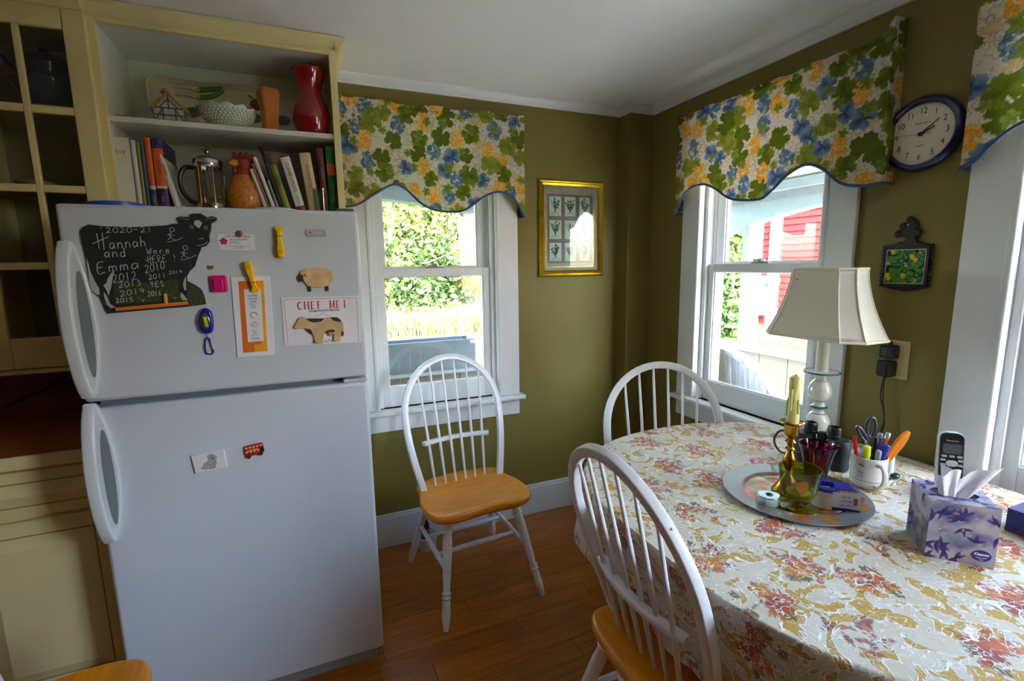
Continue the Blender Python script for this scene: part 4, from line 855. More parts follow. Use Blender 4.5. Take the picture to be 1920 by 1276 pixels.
# terracotta vase
tv = thing('terracotta_vase', 'tall square tapering terracotta vase on the top shelf', 'vase', (-.09, 2.17, Z1))
TC = M_('terracotta', (196, 112, 48), .75, var=.12, scale=40, bump=.15)
mb = MB(); prof = [(.024, 0), (.026, .05), (.030, .10), (.036, .135), (.034, .152), (.03, .160), (.024, .150), (.018, .05)]
V = []
for r, h in prof: V += [(a, b, h + (.004 * math.cos(4 * math.atan2(b, a)) if .13 < h < .17 else 0)) for a, b in rrect(2 * r, 2 * r, r * .35, 4)]
k = len(V) // len(prof); mb.add(V, [(j * k + i, j * k + (i + 1) % k, (j + 1) * k + (i + 1) % k, (j + 1) * k + i) for j in range(len(prof) - 1) for i in range(k)] + [tuple(range(k))[::-1], tuple((len(prof) - 1) * k + i for i in range(k))])
mb.obj('body', TC, tv, rot=(0, 0, .35))
# red vase
rv = thing('red_vase', 'tall glossy dark red glass vase at the right end of the top shelf', 'vase', (.060, 2.17, Z1))
MB().lathe(spline([(.045, 0), (.056, .01), (.068, .045), (.070, .075), (.062, .11), (.047, .145), (.043, .17), (.050, .20), (.061, .228), (.063, .24), (.0585, .242), (.047, .20), (.039, .17)], 5).tolist(), n=40).obj('body', M_('ruby_glass', (150, 8, 22), .07, var=.15, scale=12, coat=1), rv)

# ================================================================== LOWER SHELF: books (z = 1.676)
Z2 = 1.6765
def book(label, x, w, h, cover, d=.17, tilt=0, yaw=0, y=2.135, spine=None, bands=(), group=None, pages=(222, 214, 196)):
    b = thing('book', label, 'book', (x, y, Z2), rot=(0, tilt, yaw), group=group)
    m = M_('cover_%d_%d_%d' % cover, cover, .45, var=.06)
    t = .0025
    MB().box(0, t, 0, d, 0, h).obj('cover_board', m, b, bevel=.0005); MB().box(w - t, w, 0, d, 0, h).obj('cover_board', m, b, bevel=.0005)
    n = 6; MB().prism([(w * i / n, -.004 * math.sin(PI * i / n)) for i in range(n + 1)] + [(w, t), (0, t)], 0, h, 'xy').obj('spine', m, b)
    MB().box(t, w - t, .002, d - .005, .004, h - .004).obj('pages', M_('paper_%d' % pages[0], pages, .8), b)
    for z0, z1, c in bands:
        MB().prism([(w * i / n, -.0005 - .004 * math.sin(PI * i / n)) for i in range(n + 1)] + [(w, 0), (0, 0)], h * z0, h * z1, 'xy').obj('spine_band', M_('band_%d_%d_%d' % c, c, .5), b)
    if spine:
        for (s, size, zc, c, horiz) in spine:
            text('spine_lettering', s, size, M_('ink_%d_%d_%d' % c, c, .5), b, (w / 2, -.0052, h * zc), (PI / 2, 0, 0) if horiz else (PI / 2, PI / 2, 0), sx=.9)
    return b
book('thick white cookbook with Joy in gold on its spine', -.590, .052, .232, (222, 222, 206), .19, spine=[('Joy', .026, .80, (176, 156, 20), True), ('of cooking', .0065, .70, (200, 196, 120), True)])
book('slim white ring binder next to the thick white cookbook', -.535, .014, .225, (216, 220, 210), .19)
book('thin olive cookbook left of the blue book', -.519, .010, .215, (150, 142, 74), .18)
book('thin blue cookbook left of the orange books', -.507, .010, .232, (58, 92, 132), .18)
book('narrow orange and navy cookbook', -.495, .018, .238, (220, 96, 24), .18, bands=((0, .26, (28, 56, 96)), (.26, .31, (214, 206, 190))), spine=[('COOKING', .007, .12, (220, 200, 90), False)])
book('wide orange and purple cookbook with leaning cover', -.474, .032, .236, (64, 40, 96), .19, bands=((.32, .86, (224, 100, 26)), (.28, .32, (214, 206, 190))), spine=[('KITCHEN', .012, .58, (140, 60, 30), False), ('GUIDE', .008, .12, (220, 190, 70), False)])
book('white cookbook with red lettering leaning against the purple book', -.425, .018, .215, (222, 220, 210), .16, tilt=-.20, spine=[('ONIONS', .011, .62, (196, 40, 36), False)])
for k, (x, lab, c) in enumerate(((-.134, 'first of the thin pale booklets leaning right of the rooster', (208, 200, 190)), (-.119, 'thin red and white booklet leaning between pale booklets', (170, 90, 80)), (-.106, 'tallest thin white booklet leaning right of the rooster', (226, 226, 220)))):
    book(lab, x, (.014, .008, .013)[k], (.155, .175, .20)[k], c, .15, tilt=-.27)
book('thin grey booklet leaning against the dark tall book', -.090, .010, .115, (150, 150, 146), .14, tilt=-.25)
book('tall thin black cookbook leaning toward the left', -.076, .012, .245, (34, 40, 40), .17, tilt=-.25)
book('green and yellow cookbook leaning beside the tall black book', -.062, .022, .215, (140, 150, 40), .17, tilt=-.24, bands=((.80, 1, (90, 66, 60)), (.45, .62, (86, 120, 30))), spine=[('Vegetable Kitchen', .010, .32, (196, 120, 60), False)])
book("dark red cookbook with CLEVER COOK'S KITCHEN on a white spine panel", -.020, .033, .212, (122, 30, 40), .17, tilt=-.22, bands=((.08, .96, (232, 226, 210)),), spine=[("CLEVER COOK'S", .0165, .60, (40, 36, 40), False), ('KITCHEN', .009, .19, (40, 36, 40), False)])
book('cream cookbook with red GOOD FOOD lettering', .026, .040, .222, (216, 200, 150), .17, tilt=-.10, spine=[('GOOD FOOD', .016, .60, (176, 60, 50), False)])
book('narrow maroon cookbook left of the green book', .076, .024, .245, (104, 36, 44), .18, tilt=-.04, spine=[('COOKBOOK', .009, .6, (190, 150, 110), False)])
book('tall green cookbook at the right end of the shelf', .104, .030, .254, (30, 104, 50), .18, tilt=-.01, bands=((.56, .74, (224, 110, 30)), (.74, 1, (50, 134, 56)),), spine=[('MAYO CLINIC', .013, .3, (200, 220, 190), False)])
# clear tumbler in front of the cream book
ct = thing('clear_tumbler', 'clear plastic tumbler standing in front of the cream cookbook', 'tumbler', (.072, 2.108, Z2))
MB().lathe([(.028, 0), (.032, .085), (.030, .085), (.027, .003), (.001, .003)], n=24).obj('body', glass('clear_plastic', (236, 238, 236), 1, .05), ct)
# French press
fp = thing('french_press', 'chrome and glass French press coffee maker with black handle', 'coffee press', (-.312, 2.165, Z2))
MB().lathe([(.046, .012), (.046, .155), (.0445, .155), (.0445, .014), (.001, .013)], n=32).obj('beaker', glass('beaker_glass', (244, 244, 240), 1), fp)
MB().lathe([(.050, .158), (.051, .168), (.048, .178), (.030, .190), (.012, .195), (.006, .196)], n=32).obj('lid', CHROME, fp)
MB().ball((0, 0, .209), .010, 8).obj('plunger_knob', CHROME, fp)
MB().rod((0, 0, .05), (0, 0, .20), .002).obj('plunger_rod', CHROME, fp)
MB().lathe([(.043, .040), (.043, .047)], n=24).obj('plunger_disc', CHROME, fp)
for z in (.012, .150): MB().lathe([(.0465, z), (.048, z), (.048, z + .008), (.0465, z + .008), (.0465, z)], n=32, cap=False).obj('frame_band', CHROME, fp)
MB().lathe([(.048, 0), (.048, .012), (.001, .012)], n=32).obj('base', CHROME, fp)
COPPER = M_('copper_strip', (200, 120, 60), .2, 1)
for q, m in ((-2.2, COPPER), (-1.2, CHROME), (.4, CHROME), (2.2, CHROME)):
    c, s = math.cos(q) * .048, math.sin(q) * .048
    MB().tube([(c, s, .01), (c, s, .155)], .0035, 6).obj('frame_strip', m, fp)
MB().tube(spline([(-.047, -.005, .148), (-.075, -.01, .146), (-.092, -.012, .11), (-.088, -.012, .06), (-.066, -.01, .03), (-.048, -.005, .022)], 6), .008, 10, scale=[1.0] * 31).obj('handle', BLACK, fp)
# rooster pitcher
rp = thing('rooster_pitcher', 'orange-brown ceramic rooster pitcher with red head on the shelf', 'pitcher', (-.198, 2.18, Z2))
RO = M_('rooster_orange', (206, 126, 24), .3, var=.35, scale=90, bump=.7, bscale=220, coat=.5); RR = M_('rooster_red', (150, 34, 30), .3, var=.2, scale=60, bump=.3, coat=.5)
MB().lathe(spline([(.044, 0), (.060, .014), (.067, .045), (.062, .08), (.046, .115), (.038, .14)], 5).tolist(), n=28, sy=.9).obj('body', RO, rp)
MB().lathe(spline([(.042, .132), (.040, .15), (.037, .175), (.035, .19), (.02, .197), (.002, .199)], 5).tolist(), n=26).obj('head', RR, rp)
MB().prism([(-.032, .185), (.032, .185), (.040, .215), (.026, .207), (.018, .222), (.006, .208), (-.004, .222), (-.014, .208), (-.026, .220), (-.036, .21)], -.014, .014).obj('comb', RR, rp, bevel=.006, seg=3, smooth=60)
MB().lathe([(.014, 0), (.011, .012), (.002, .028)], (-.026, -.026, .172), (-.5, -.8, -.15), 12).obj('beak', M_('beak_ochre', (220, 150, 40), .3), rp)
MB().lathe([(.0125, 0), (.0125, .003), (.006, .004), (.001, .004)], (-.022, -.031, .172), (-.55, -.83, 0), 14).obj('eye_patch', MATS['beak_ochre'], rp)
MB().ball((-.026, -.036, .172), .006, 6).obj('eye', BLACK, rp)
for s in (-.020, .006): MB().ball((s - .006, -.036, .146), .010, 6, .8, .7, 1.3).obj('wattle', RR, rp)
MB().tube(spline([(.045, .01, .03), (.085, .01, .055), (.088, .01, .10), (.06, .01, .13)], 6), .012, 8, scale=np.linspace(1.2, .8, 19)).obj('tail_handle', M_('rooster_brown', (74, 40, 22), .3), rp)
# things on top of the refrigerator
bp_ = thing('blue_dish', 'bright blue plastic dish lying upside down on the refrigerator top', 'dish', (-.50, 1.80, 1.6325))
MB().lathe([(.075, 0), (.078, .004), (.078, .013), (.070, .016), (.001, .016)], n=36).obj('disc', M_('bright_blue_plastic', (20, 84, 190), .35), bp_); MB().lathe([(.060, .016), (.060, .018), (.052, .018)], n=32).obj('ridge', MATS['bright_blue_plastic'], bp_)
wl = thing('plastic_saucer', 'cloudy white plastic saucer on the refrigerator top before the rooster', 'saucer', (-.08, 1.80, 1.6325))
MB().lathe([(.070, 0), (.072, .003), (.070, .010), (.055, .014), (.001, .014)], n=36).obj('disc', M_('cloudy_plastic', (214, 220, 206), .4), wl); MB().box(.06, .085, -.01, .01, .004, .007).obj('pull_tab', MATS['cloudy_plastic'], wl)

# ================================================================== VALANCES
FAB = attr_mat('printed_valance_fabric', .8, bscale=1200, trans=.22, var=.08)
PIPE = M_('blue_piping', (62, 88, 128), .8, var=.15, scale=300)
def valance(name, label, loc, rz, x0, x1, bottom, ztop, seed, ears=(.012, .012)):
    t = thing(name, label, 'valance', loc, rz); g = np.random.RandomState(seed); D = .068
    Wd = x1 - x0; nu, nv = 330, 175; U = np.linspace(0, Wd + 2 * D, nu)
    bx = np.array([p[0] for p in bottom]); bz = np.array([p[1] for p in bottom])
    sp_ = spline(np.stack([bx, bz], 1), 10); xx = np.clip(x0 + U - D, x0, x1); zb = np.interp(xx, sp_[:, 0], sp_[:, 1])
    zt = ztop + .004 * np.sin(U * 23 + seed) + .003 * np.sin(U * 51)
    e0 = np.clip(1 - np.maximum(U - D, 0) / .05, 0, 1); e1 = np.clip(1 - np.maximum(Wd + D - U, 0) / .05, 0, 1)
    zt = zt + ears[0] * e0 ** 1.5 + ears[1] * e1 ** 1.5
    V = np.linspace(0, 1, nv)
    Z = zb[:, None] + (zt - zb)[:, None] * V[None, :]
    y = np.where(U < D, -U, np.where(U > Wd + D, -(Wd + 2 * D - U), -D))
    inn = np.clip(np.minimum(U - D * .6, Wd + 1.4 * D - U) / .05, 0, 1)
    Y = y[:, None] + inn[:, None] * (.006 * np.sin(U * 17 + seed)[:, None] * (1 - V)[None, :] ** 1.0 + .004 * np.sin(U * 41 + 2 * seed)[:, None] * (1 - V * .5)[None, :])
    Y += inn[:, None] * (-.006 * np.exp(-((Z - (ztop - .045)) / .02) ** 2) + .005 * np.exp(-((Z - (ztop - .018)) / .006) ** 2))
    X = np.repeat(xx[:, None], nv, 1)
    o = MB().grid(np.stack([X, Y, Z], 2)).obj('cloth', FAB, t, smooth=60, recalc=False)
    P = np.stack([np.repeat(U[:, None], nv, 1).ravel(), Z.ravel()], 1); col = np.zeros((len(P), 3)); col[:] = lin((214, 204, 184))
    lo = np.array([0, zb.min()]); hi = np.array([Wd + 2 * D, ztop + .01])
    def scatter(n, sep):
        pts = []
        for _ in range(n * 30):
            c = lo + (hi - lo) * g.rand(2)
            if all(np.hypot(*(c - q)) > sep for q in pts): pts.append(c)
            if len(pts) >= n: break
        return pts
    for c in scatter(170, .03):                                    # faint tan outline leaves and tendrils
        r = .018 + .014 * g.rand(); q = np.linspace(0, 2 * PI, 26); rr = r * (.5 + .5 * abs(np.cos(q * 2.5 + g.rand()))); put_line(P, col, np.stack([c[0] + rr * np.cos(q), c[1] + rr * np.sin(q)], 1), .0011, (172, 146, 104))
        a = g.rand() * 6.28; s = np.linspace(0, 4.5, 12); put_line(P, col, np.stack([c[0] + .01 * s * np.cos(a + s * .5), c[1] + .01 * s * np.sin(a + s * .5)], 1), .0009, (150, 130, 90))
    for c in scatter(40, .06): put_leaf(P, col, c, .022 + .010 * g.rand(), g.rand() * 6.28, (214, 186, 130), (196, 170, 110))
    big = scatter(220, .066)
    kinds = ['g', 'o', 'g', 'b', 'g', 'c', 'g', 'o', 'b', 'g', 'o', 'g', 'c']
    for i, c in enumerate(big):
        k = kinds[(i + seed) % len(kinds)]; rot = g.rand() * 6.28
        if k == 'g':
            R = .040 + .018 * g.rand(); put_leaf(P, col, c, R, rot, [(84, 98, 14), (118, 126, 26), (98, 110, 26)][i % 3], [(128, 134, 34), (152, 152, 60), (86, 100, 18)][(i * 7) % 3], keep=.74, ragged=.04)
        elif k == 'b': put_leaf(P, col, c, .038 + .012 * g.rand(), rot, (44, 74, 118), (138, 160, 184), keep=.70, ragged=.04)
        else:
            cs = [((236, 176, 50), (214, 128, 26)), ((244, 196, 86), (226, 150, 40))] if k == 'o' else [((96, 128, 168), (52, 80, 122)), ((148, 168, 188), (84, 110, 146)), ((110, 140, 130), (62, 90, 100))]
            for j in range(34):
                rr = .040 * math.sqrt(g.rand()); q = g.rand() * 6.28; d = np.array((rr * math.cos(q) * .75, rr * math.sin(q))); a, b = cs[j % len(cs)]
                put_disc(P, col, c + d, .0078, a, b)
    for c in scatter(40, .07): put_leaf(P, col, c, .020 + .010 * g.rand(), g.rand() * 6.28, (104, 126, 36), (150, 158, 66), keep=.5)
    set_col(o, col)
    pth = np.stack([X[:, 0], Y[:, 0], Z[:, 0]], 1)
    MB().tube(pth, .0052, 7).obj('piping', PIPE, t)
    MB().rod((x0 + .005, -D + .030, ztop - .02), (x1 - .005, -D + .030, ztop - .02), .008).obj('curtain_rod', WHITE, t)
B1 = [(.176, 1.726), (.233, 1.737), (.308, 1.785), (.399, 1.834), (.458, 1.816), (.528, 1.75), (.6, 1.722), (.71, 1.72), (.778, 1.748), (.854, 1.802), (.937, 1.822), (1.014, 1.788), (1.066, 1.707)]
valance('window_valance', 'leaf and grape print valance above the window beside the refrigerator', (0, YB, 0), 0, .176, 1.074, B1, 2.198, 3, (.02, .016))
B2 = [(2.059, 1.706), (1.992, 1.795), (1.888, 1.828), (1.8, 1.799), (1.703, 1.738), (1.546, 1.714), (1.483, 1.742), (1.417, 1.799), (1.336, 1.817), (1.272, 1.788), (1.196, 1.727), (1.127, 1.707), (1.058, 1.709)]
valance('window_valance', 'leaf and grape print valance above the window behind the lamp', (XR, 0, 0), -PI / 2, -2.062, -1.068, [(-a, b) for a, b in B2], 2.178, 8, (.012, .045))
B3 = [(.859, 1.712), (.823, 1.729), (.793, 1.762), (.762, 1.79), (.721, 1.812), (.66, 1.83), (.58, 1.80), (.5, 1.735), (.4, 1.72), (.3, 1.735), (.2, 1.81), (.1, 1.82), (.03, 1.77), (-.04, 1.71)]
valance('window_valance', 'leaf and grape print valance at the right edge beside the clock', (XR, 0, 0), -PI / 2, -.852, .04, [(-a, b) for a, b in B3], 2.17, 5, (.03, .02))

# ================================================================== ON THE WALLS
GOLD = M_('gold_leaf_frame', (206, 170, 44), .3, .85, var=.2, scale=25)
pf = thing('framed_picture', 'gold-framed picture of nine small botanical prints on the back wall', 'picture', (1.387, YB, 1.388), rot=(-.012, 0, 0))
FW, FHh = .412, .522
prof = [(0, 0), (0, .012), (.006, .020), (.012, .016), (.018, .022), (.026, .018), (.034, .010), (.034, 0)]
ring = [(-FW / 2, 0), (FW / 2, 0), (FW / 2, FHh), (-FW / 2, FHh)]
V = [(x + sx * a, -b, z + sz * a) for (x, z), (sx, sz) in zip(ring, ((1, 1), (-1, 1), (-1, -1), (1, -1))) for a, b in prof]
k = len(prof); MB().add(V, [(i * k + j, i * k + (j + 1) % k, ((i + 1) % 4) * k + (j + 1) % k, ((i + 1) % 4) * k + j) for i in range(4) for j in range(k)]).obj('frame', GOLD, pf, smooth=20)
MB().box(-FW / 2 + .02, FW / 2 - .02, -.006, -.001, .02, FHh - .02).obj('mat_board', M_('taupe_mat', (176, 164, 152), .8), pf, smooth=0)
def pp(px, py): return ((px - 442) / 745 * FW, FHh - (py - 85) / 1125 * FHh)
a, b = pp(147, 1100), pp(708, 207); mb = MB()
for q in ((a[0], b[0], a[1], a[1] + .003), (a[0], b[0], b[1] - .003, b[1]), (a[0], a[0] + .003, a[1], b[1]), (b[0] - .003, b[0], a[1], b[1])): mb.box(q[0], q[1], -.0066, -.006, q[2], q[3])
mb.obj('gold_fillet', GOLD, pf, smooth=0)
a, b = pp(172, 1052), pp(690, 243); MB().box(a[0], b[0], -.0066, -.006, a[1], b[1]).obj('grey_mount', M_('grey_mount_board', (128, 124, 124), .8), pf, smooth=0)
PRC = M_('pale_green_print', (206, 214, 198), .8); g = np.random.RandomState(4)
TEAL = [M_('teal_ink', (30, 92, 116), .7), M_('slate_ink', (70, 104, 116), .7), M_('dark_teal_ink', (36, 60, 70), .7), M_('green_ink', (70, 128, 116), .7)]
for r, (y0, y1) in enumerate(((270, 495), (545, 765), (810, 1025))):
    for c, (x0, x1) in enumerate(((190, 325), (366, 490), (534, 655))):
        a, b = pp(x0, y1), pp(x1, y0); cx = (a[0] + b[0]) / 2; h = b[1] - a[1]; wd = b[0] - a[0]
        pr_ = MB().box(a[0], b[0], -.0074, -.0067, a[1], b[1]).obj('print', PRC, pf, smooth=0)
        mb = MB(); n = 6 + (r * 3 + c) % 4
        for s in range(n):
            ang = (s - (n - 1) / 2) / n * 2.0 + .1 * g.randn(); L = h * (.45 + .25 * g.rand()); tip = (cx + .55 * L * math.sin(ang), a[1] + h * .22 + L * math.cos(ang * .7))
            mb.tube(spline([(cx, -.0076, a[1] + h * .18), ((cx + tip[0]) / 2 - .004 * ang, -.0076, (a[1] + h * .2 + tip[1]) / 2), (tip[0], -.0076, tip[1])], 3), .0008, 4)
            for q in range(3):
                f = .45 + .27 * q; lx, lz = cx + (tip[0] - cx) * f, a[1] + h * .2 + (tip[1] - a[1] - h * .2) * f; R = .0035 + .003 * ((r + 2 * c + s) % 3) * .8; th = ang + g.randn()
                mb.prism([(lx + R * 1.5 * math.sin(th), lz + R * 1.5 * math.cos(th)), (lx + R * .6 * math.cos(th), lz - R * .6 * math.sin(th)), (lx - R * math.sin(th), lz - R * math.cos(th)), (lx - R * .6 * math.cos(th), lz + R * .6 * math.sin(th))], -.0079, -.0075)
        for s in (-1, 1): mb.tube(spline([(cx, -.0076, a[1] + h * .2), (cx + s * wd * .2, -.0076, a[1] + h * .12), (cx + s * wd * .36, -.0076, a[1] + h * .08)], 3), .0010, 4)
        mb.obj('plant_drawing', TEAL[(r + 2 * c) % 4], pr_, smooth=0)
MB().box(-FW / 2 + .03, FW / 2 - .03, -.0115, -.0105, .03, FHh - .03).obj('glazing', glass('picture_glass', (250, 252, 250), .55), pf, smooth=0)
# clock
NAVY = M_('navy_clock_rim', (20, 17, 74), .2, var=.05, coat=.6)
ck_ = thing('wall_clock', 'round white wall clock with navy blue rim beside the valance', 'clock', (XR, .989, 1.848), -PI / 2)
MB().lathe([(.113, 0), (.116, .008), (.115, .020), (.108, .030), (.099, .033), (.093, .028), (.092, .016), (.0915, .016)], n=56, axis=(0, -1, 0), cap=False).obj('rim', NAVY, ck_, smooth=50)
MB().lathe([(.112, .001), (.0925, .016), (.001, .016)], n=56, axis=(0, -1, 0), cap=False).obj('dial', M_('cream_dial', (226, 216, 190), .6, var=.02), ck_)
for k in range(1, 13):
    q = k * PI / 6; text('numeral', str(k), .027, INK, ck_, (.070 * math.sin(q), -.0166, .070 * math.cos(q)), sx=.8)
mb = MB()
for k in range(60):
    q = k * PI / 30; r0, r1 = (.0845 if k % 5 else .083), .0865; c, s = math.sin(q), math.cos(q); wd = .0004 if k % 5 else .0009
    mb.add([(c * r0 - s * wd, -.0164, s * r0 + c * wd), (c * r1 - s * wd, -.0164, s * r1 + c * wd), (c * r1 + s * wd, -.0164, s * r1 - c * wd), (c * r0 + s * wd, -.0164, s * r0 - c * wd)], [(0, 1, 2, 3)])
mb.obj('minute_track', INK, ck_, smooth=0, recalc=False)
text('dial_lettering', 'Pine Lane', .011, M_('grey_script', (110, 100, 84), .6), ck_, (0, -.0166, .034), shear=.3); text('dial_lettering', 'QUARTZ', .0055, INK, ck_, (0, -.0166, -.036))
def hand(nm, ang, l, tail, wd, d):
    c, s = math.sin(ang), math.cos(ang); MB().prism([(-c * tail - s * wd, -s * tail + c * wd), (c * l - s * wd * .6, s * l + c * wd * .6), (c * l + s * wd * .6, s * l - c * wd * .6), (-c * tail + s * wd, -s * tail - c * wd)], -d - .001, -d).obj(nm, BLACK, ck_)
hand('hour_hand', math.radians(65), .040, .006, .0028, .019); hand('minute_hand', math.radians(52), .060, .008, .0022, .021); hand('second_hand', math.radians(275), .074, .030, .0007, .023)
MB().lathe([(.006, .016), (.006, .025)], n=16, axis=(0, -1, 0)).obj('hub', BLACK, ck_)
MB().lathe([(.0925, .029), (.08, .0315), (.04, .0335), (.001, .034)], n=48, axis=(0, -1, 0), cap=False).obj('crystal', glass('clock_crystal', (252, 252, 250), .5), ck_)
# cast iron trivet with a flower tile
IRON = M_('cast_iron', (34, 26, 26), .55, var=.2, scale=60, bump=.3)
tr = thing('tile_trivet', 'black cast-iron trivet holding a green and yellow flower tile', 'trivet', (XR, 1.0, 1.43), -PI / 2)
TR = [(0.996, 1.59), (0.984, 1.579), (0.981, 1.554), (0.968, 1.543), (0.965, 1.534), (0.972, 1.528), (0.978, 1.526), (0.969, 1.509), (0.948, 1.502), (0.926, 1.496), (0.924, 1.487), (0.925, 1.433), (0.925, 1.358), (0.981, 1.346), (1.007, 1.347), (1.066, 1.359), (1.062, 1.434), (1.066, 1.5), (1.031, 1.505), (1.027, 1.511), (1.01, 1.509), (1.003, 1.527), (1.025, 1.531), (1.024, 1.545), (1.01, 1.553), (1.005, 1.581)]
MB().prism([(1.0 - a, b - 1.43) for a, b in TR], -.012, -.002).obj('iron_frame', IRON, tr, bevel=.003)
mb = MB()
for i in range(11):
    for s in (-1, 1): mb.ball((.004 + s * .071, -.010, -.065 + .013 * i), .0055, 5)
for cx, cz in ((-.028, .108), (.030, .108), (.002, .152), (-.016, .132), (.020, .132)): mb.ball((cx, -.009, cz), .012, 7, 1, .5, 1.05)
mb.obj('scroll_work', IRON, tr, kind='stuff')
mb = MB()
for q in ((-.062, .070, .056, .066), (-.062, .070, -.068, -.059), (-.064, -.055, -.062, .062), (.063, .072, -.062, .062)): mb.box(q[0], q[1], -.020, -.008, q[2], q[3])
mb.obj('tile_rim', IRON, tr, bevel=.002)
N_ = 110; uu = np.linspace(-.055, .063, N_); vv = np.linspace(-.0585, .0555, N_); G_ = np.stack([np.repeat(uu[:, None], N_, 1), np.full((N_, N_), -.0165), np.repeat(vv[None], N_, 0)], 2)
tl = MB().grid(G_).obj('tile', attr_mat('flower_tile_glaze', .2, bump=0, var=.02), tr, recalc=False)
P = G_.reshape(-1, 3)[:, [0, 2]]; col = np.zeros((len(P), 3)); col[:] = lin((30, 34, 14)); g = np.random.RandomState(12)
for i in range(130):
    c = np.array((-.055 + .118 * g.rand(), -.058 + .113 * g.rand())); k = i % 5; R = .006 + .005 * g.rand()
    if k < 2: put_disc(P, col, c, R, (40, 120, 90), (16, 62, 74)); put_disc(P, col, c, R * .45, (96, 160, 50), (60, 130, 40))
    else: put_leaf(P, col, c, R * 1.1, g.rand() * 6, (60, 120, 30), (104, 160, 44), lobes=4, keep=.6)
for c in ((.022, .030), (.032, .020), (-.036, .047), (-.048, -.030), (-.044, -.040), (.0, -.032)): put_leaf(P, col, np.array(c), .010, .3, (220, 190, 30), (240, 214, 70), lobes=4, keep=.5)
for c in ((.046, .046), (-.046, .012), (.006, .006), (.038, -.048)):
    for j in range(6): put_disc(P, col, np.array(c) + .004 * g.randn(2), .0018, (210, 196, 160), (200, 180, 150))
e = (abs(P[:, 0] - .004) > .056) | (abs(P[:, 1] + .0015) > .0545); col[e] = lin((214, 204, 180)); set_col(tl, col)
MB().ball((.0, -.014, .136), .0035, 6).obj('hanging_nail', CHROME, tr)
# outlet with two adapters
ALM = M_('almond_plate', (206, 192, 130), .4, var=.02)
ot = thing('outlet_plate', 'almond wall outlet plate below the trivet', 'outlet', (XR, 1.002, 1.11), -PI / 2)
MB().box(-.043, .043, -.006, 0, -.066, .066).obj('plate', ALM, ot, bevel=.003); MB().box(.010, .030, -.008, -.005, -.03, .03).obj('outlet_face', ALM, ot, bevel=.002)
for z in (-.05, .05): MB().lathe([(.003, 0), (.002, .001)], (0.02, -.006, z), (0, -1, 0), 10).obj('screw', ALM, ot)
a1 = thing('power_adapter', 'upper black plug-in power adapter on the almond outlet', 'adapter', (XR - .0062, 1.011, 1.137), -PI / 2)
MB().prism(rrect(.049, .049, .009, 3), -.032, 0).obj('housing', BLACK, a1, bevel=.004); MB().lathe([(.005, .02), (.0035, .036)], (.003, -.015, 0), (0, 0, 1), 10).obj('strain_relief', BLACK, a1)
for k, s in enumerate(('AC ADAPTER', 'INPUT 120V', 'OUTPUT 9V')): text('lettering', s, .0058, M_('grey_label_ink', (130, 140, 160), .6), a1, (-.002, -.0324, .010 - .009 * k), sx=.9)
a2 = thing('power_adapter', 'lower black plug-in power adapter on the almond outlet', 'adapter', (XR - .0062, 1.015, 1.078), -PI / 2)
MB().prism(rrect(.050, .058, .009, 3), -.032, 0).obj('housing', BLACK, a2, bevel=.004); MB().lathe([(.005, .026), (.0035, .042)], (-.004, -.015, 0), (0, 0, -1), 10).obj('strain_relief', BLACK, a2)
for nm, root, pts in (('cord', a1, [(.003, -.015, .036), (.006, -.026, .04), (.006, -.037, .02), (.004, -.037, -.05), (.001, -.030, -.12), (.0, -.022, -.17), (.006, -.02, -.22), (.010, -.02, -.26), (.006, -.022, -.30), (.01, -.02, -.35)]), ('cord', a2, [(-.004, -.015, -.04), (-.008, -.018, -.07), (-.006, -.018, -.11), (.006, -.017, -.15), (.010, -.016, -.19), (.005, -.016, -.23), (.012, -.016, -.29)])):
    MB().tube(spline(pts, 6), .0019, 6).obj(nm, BLACK, root)

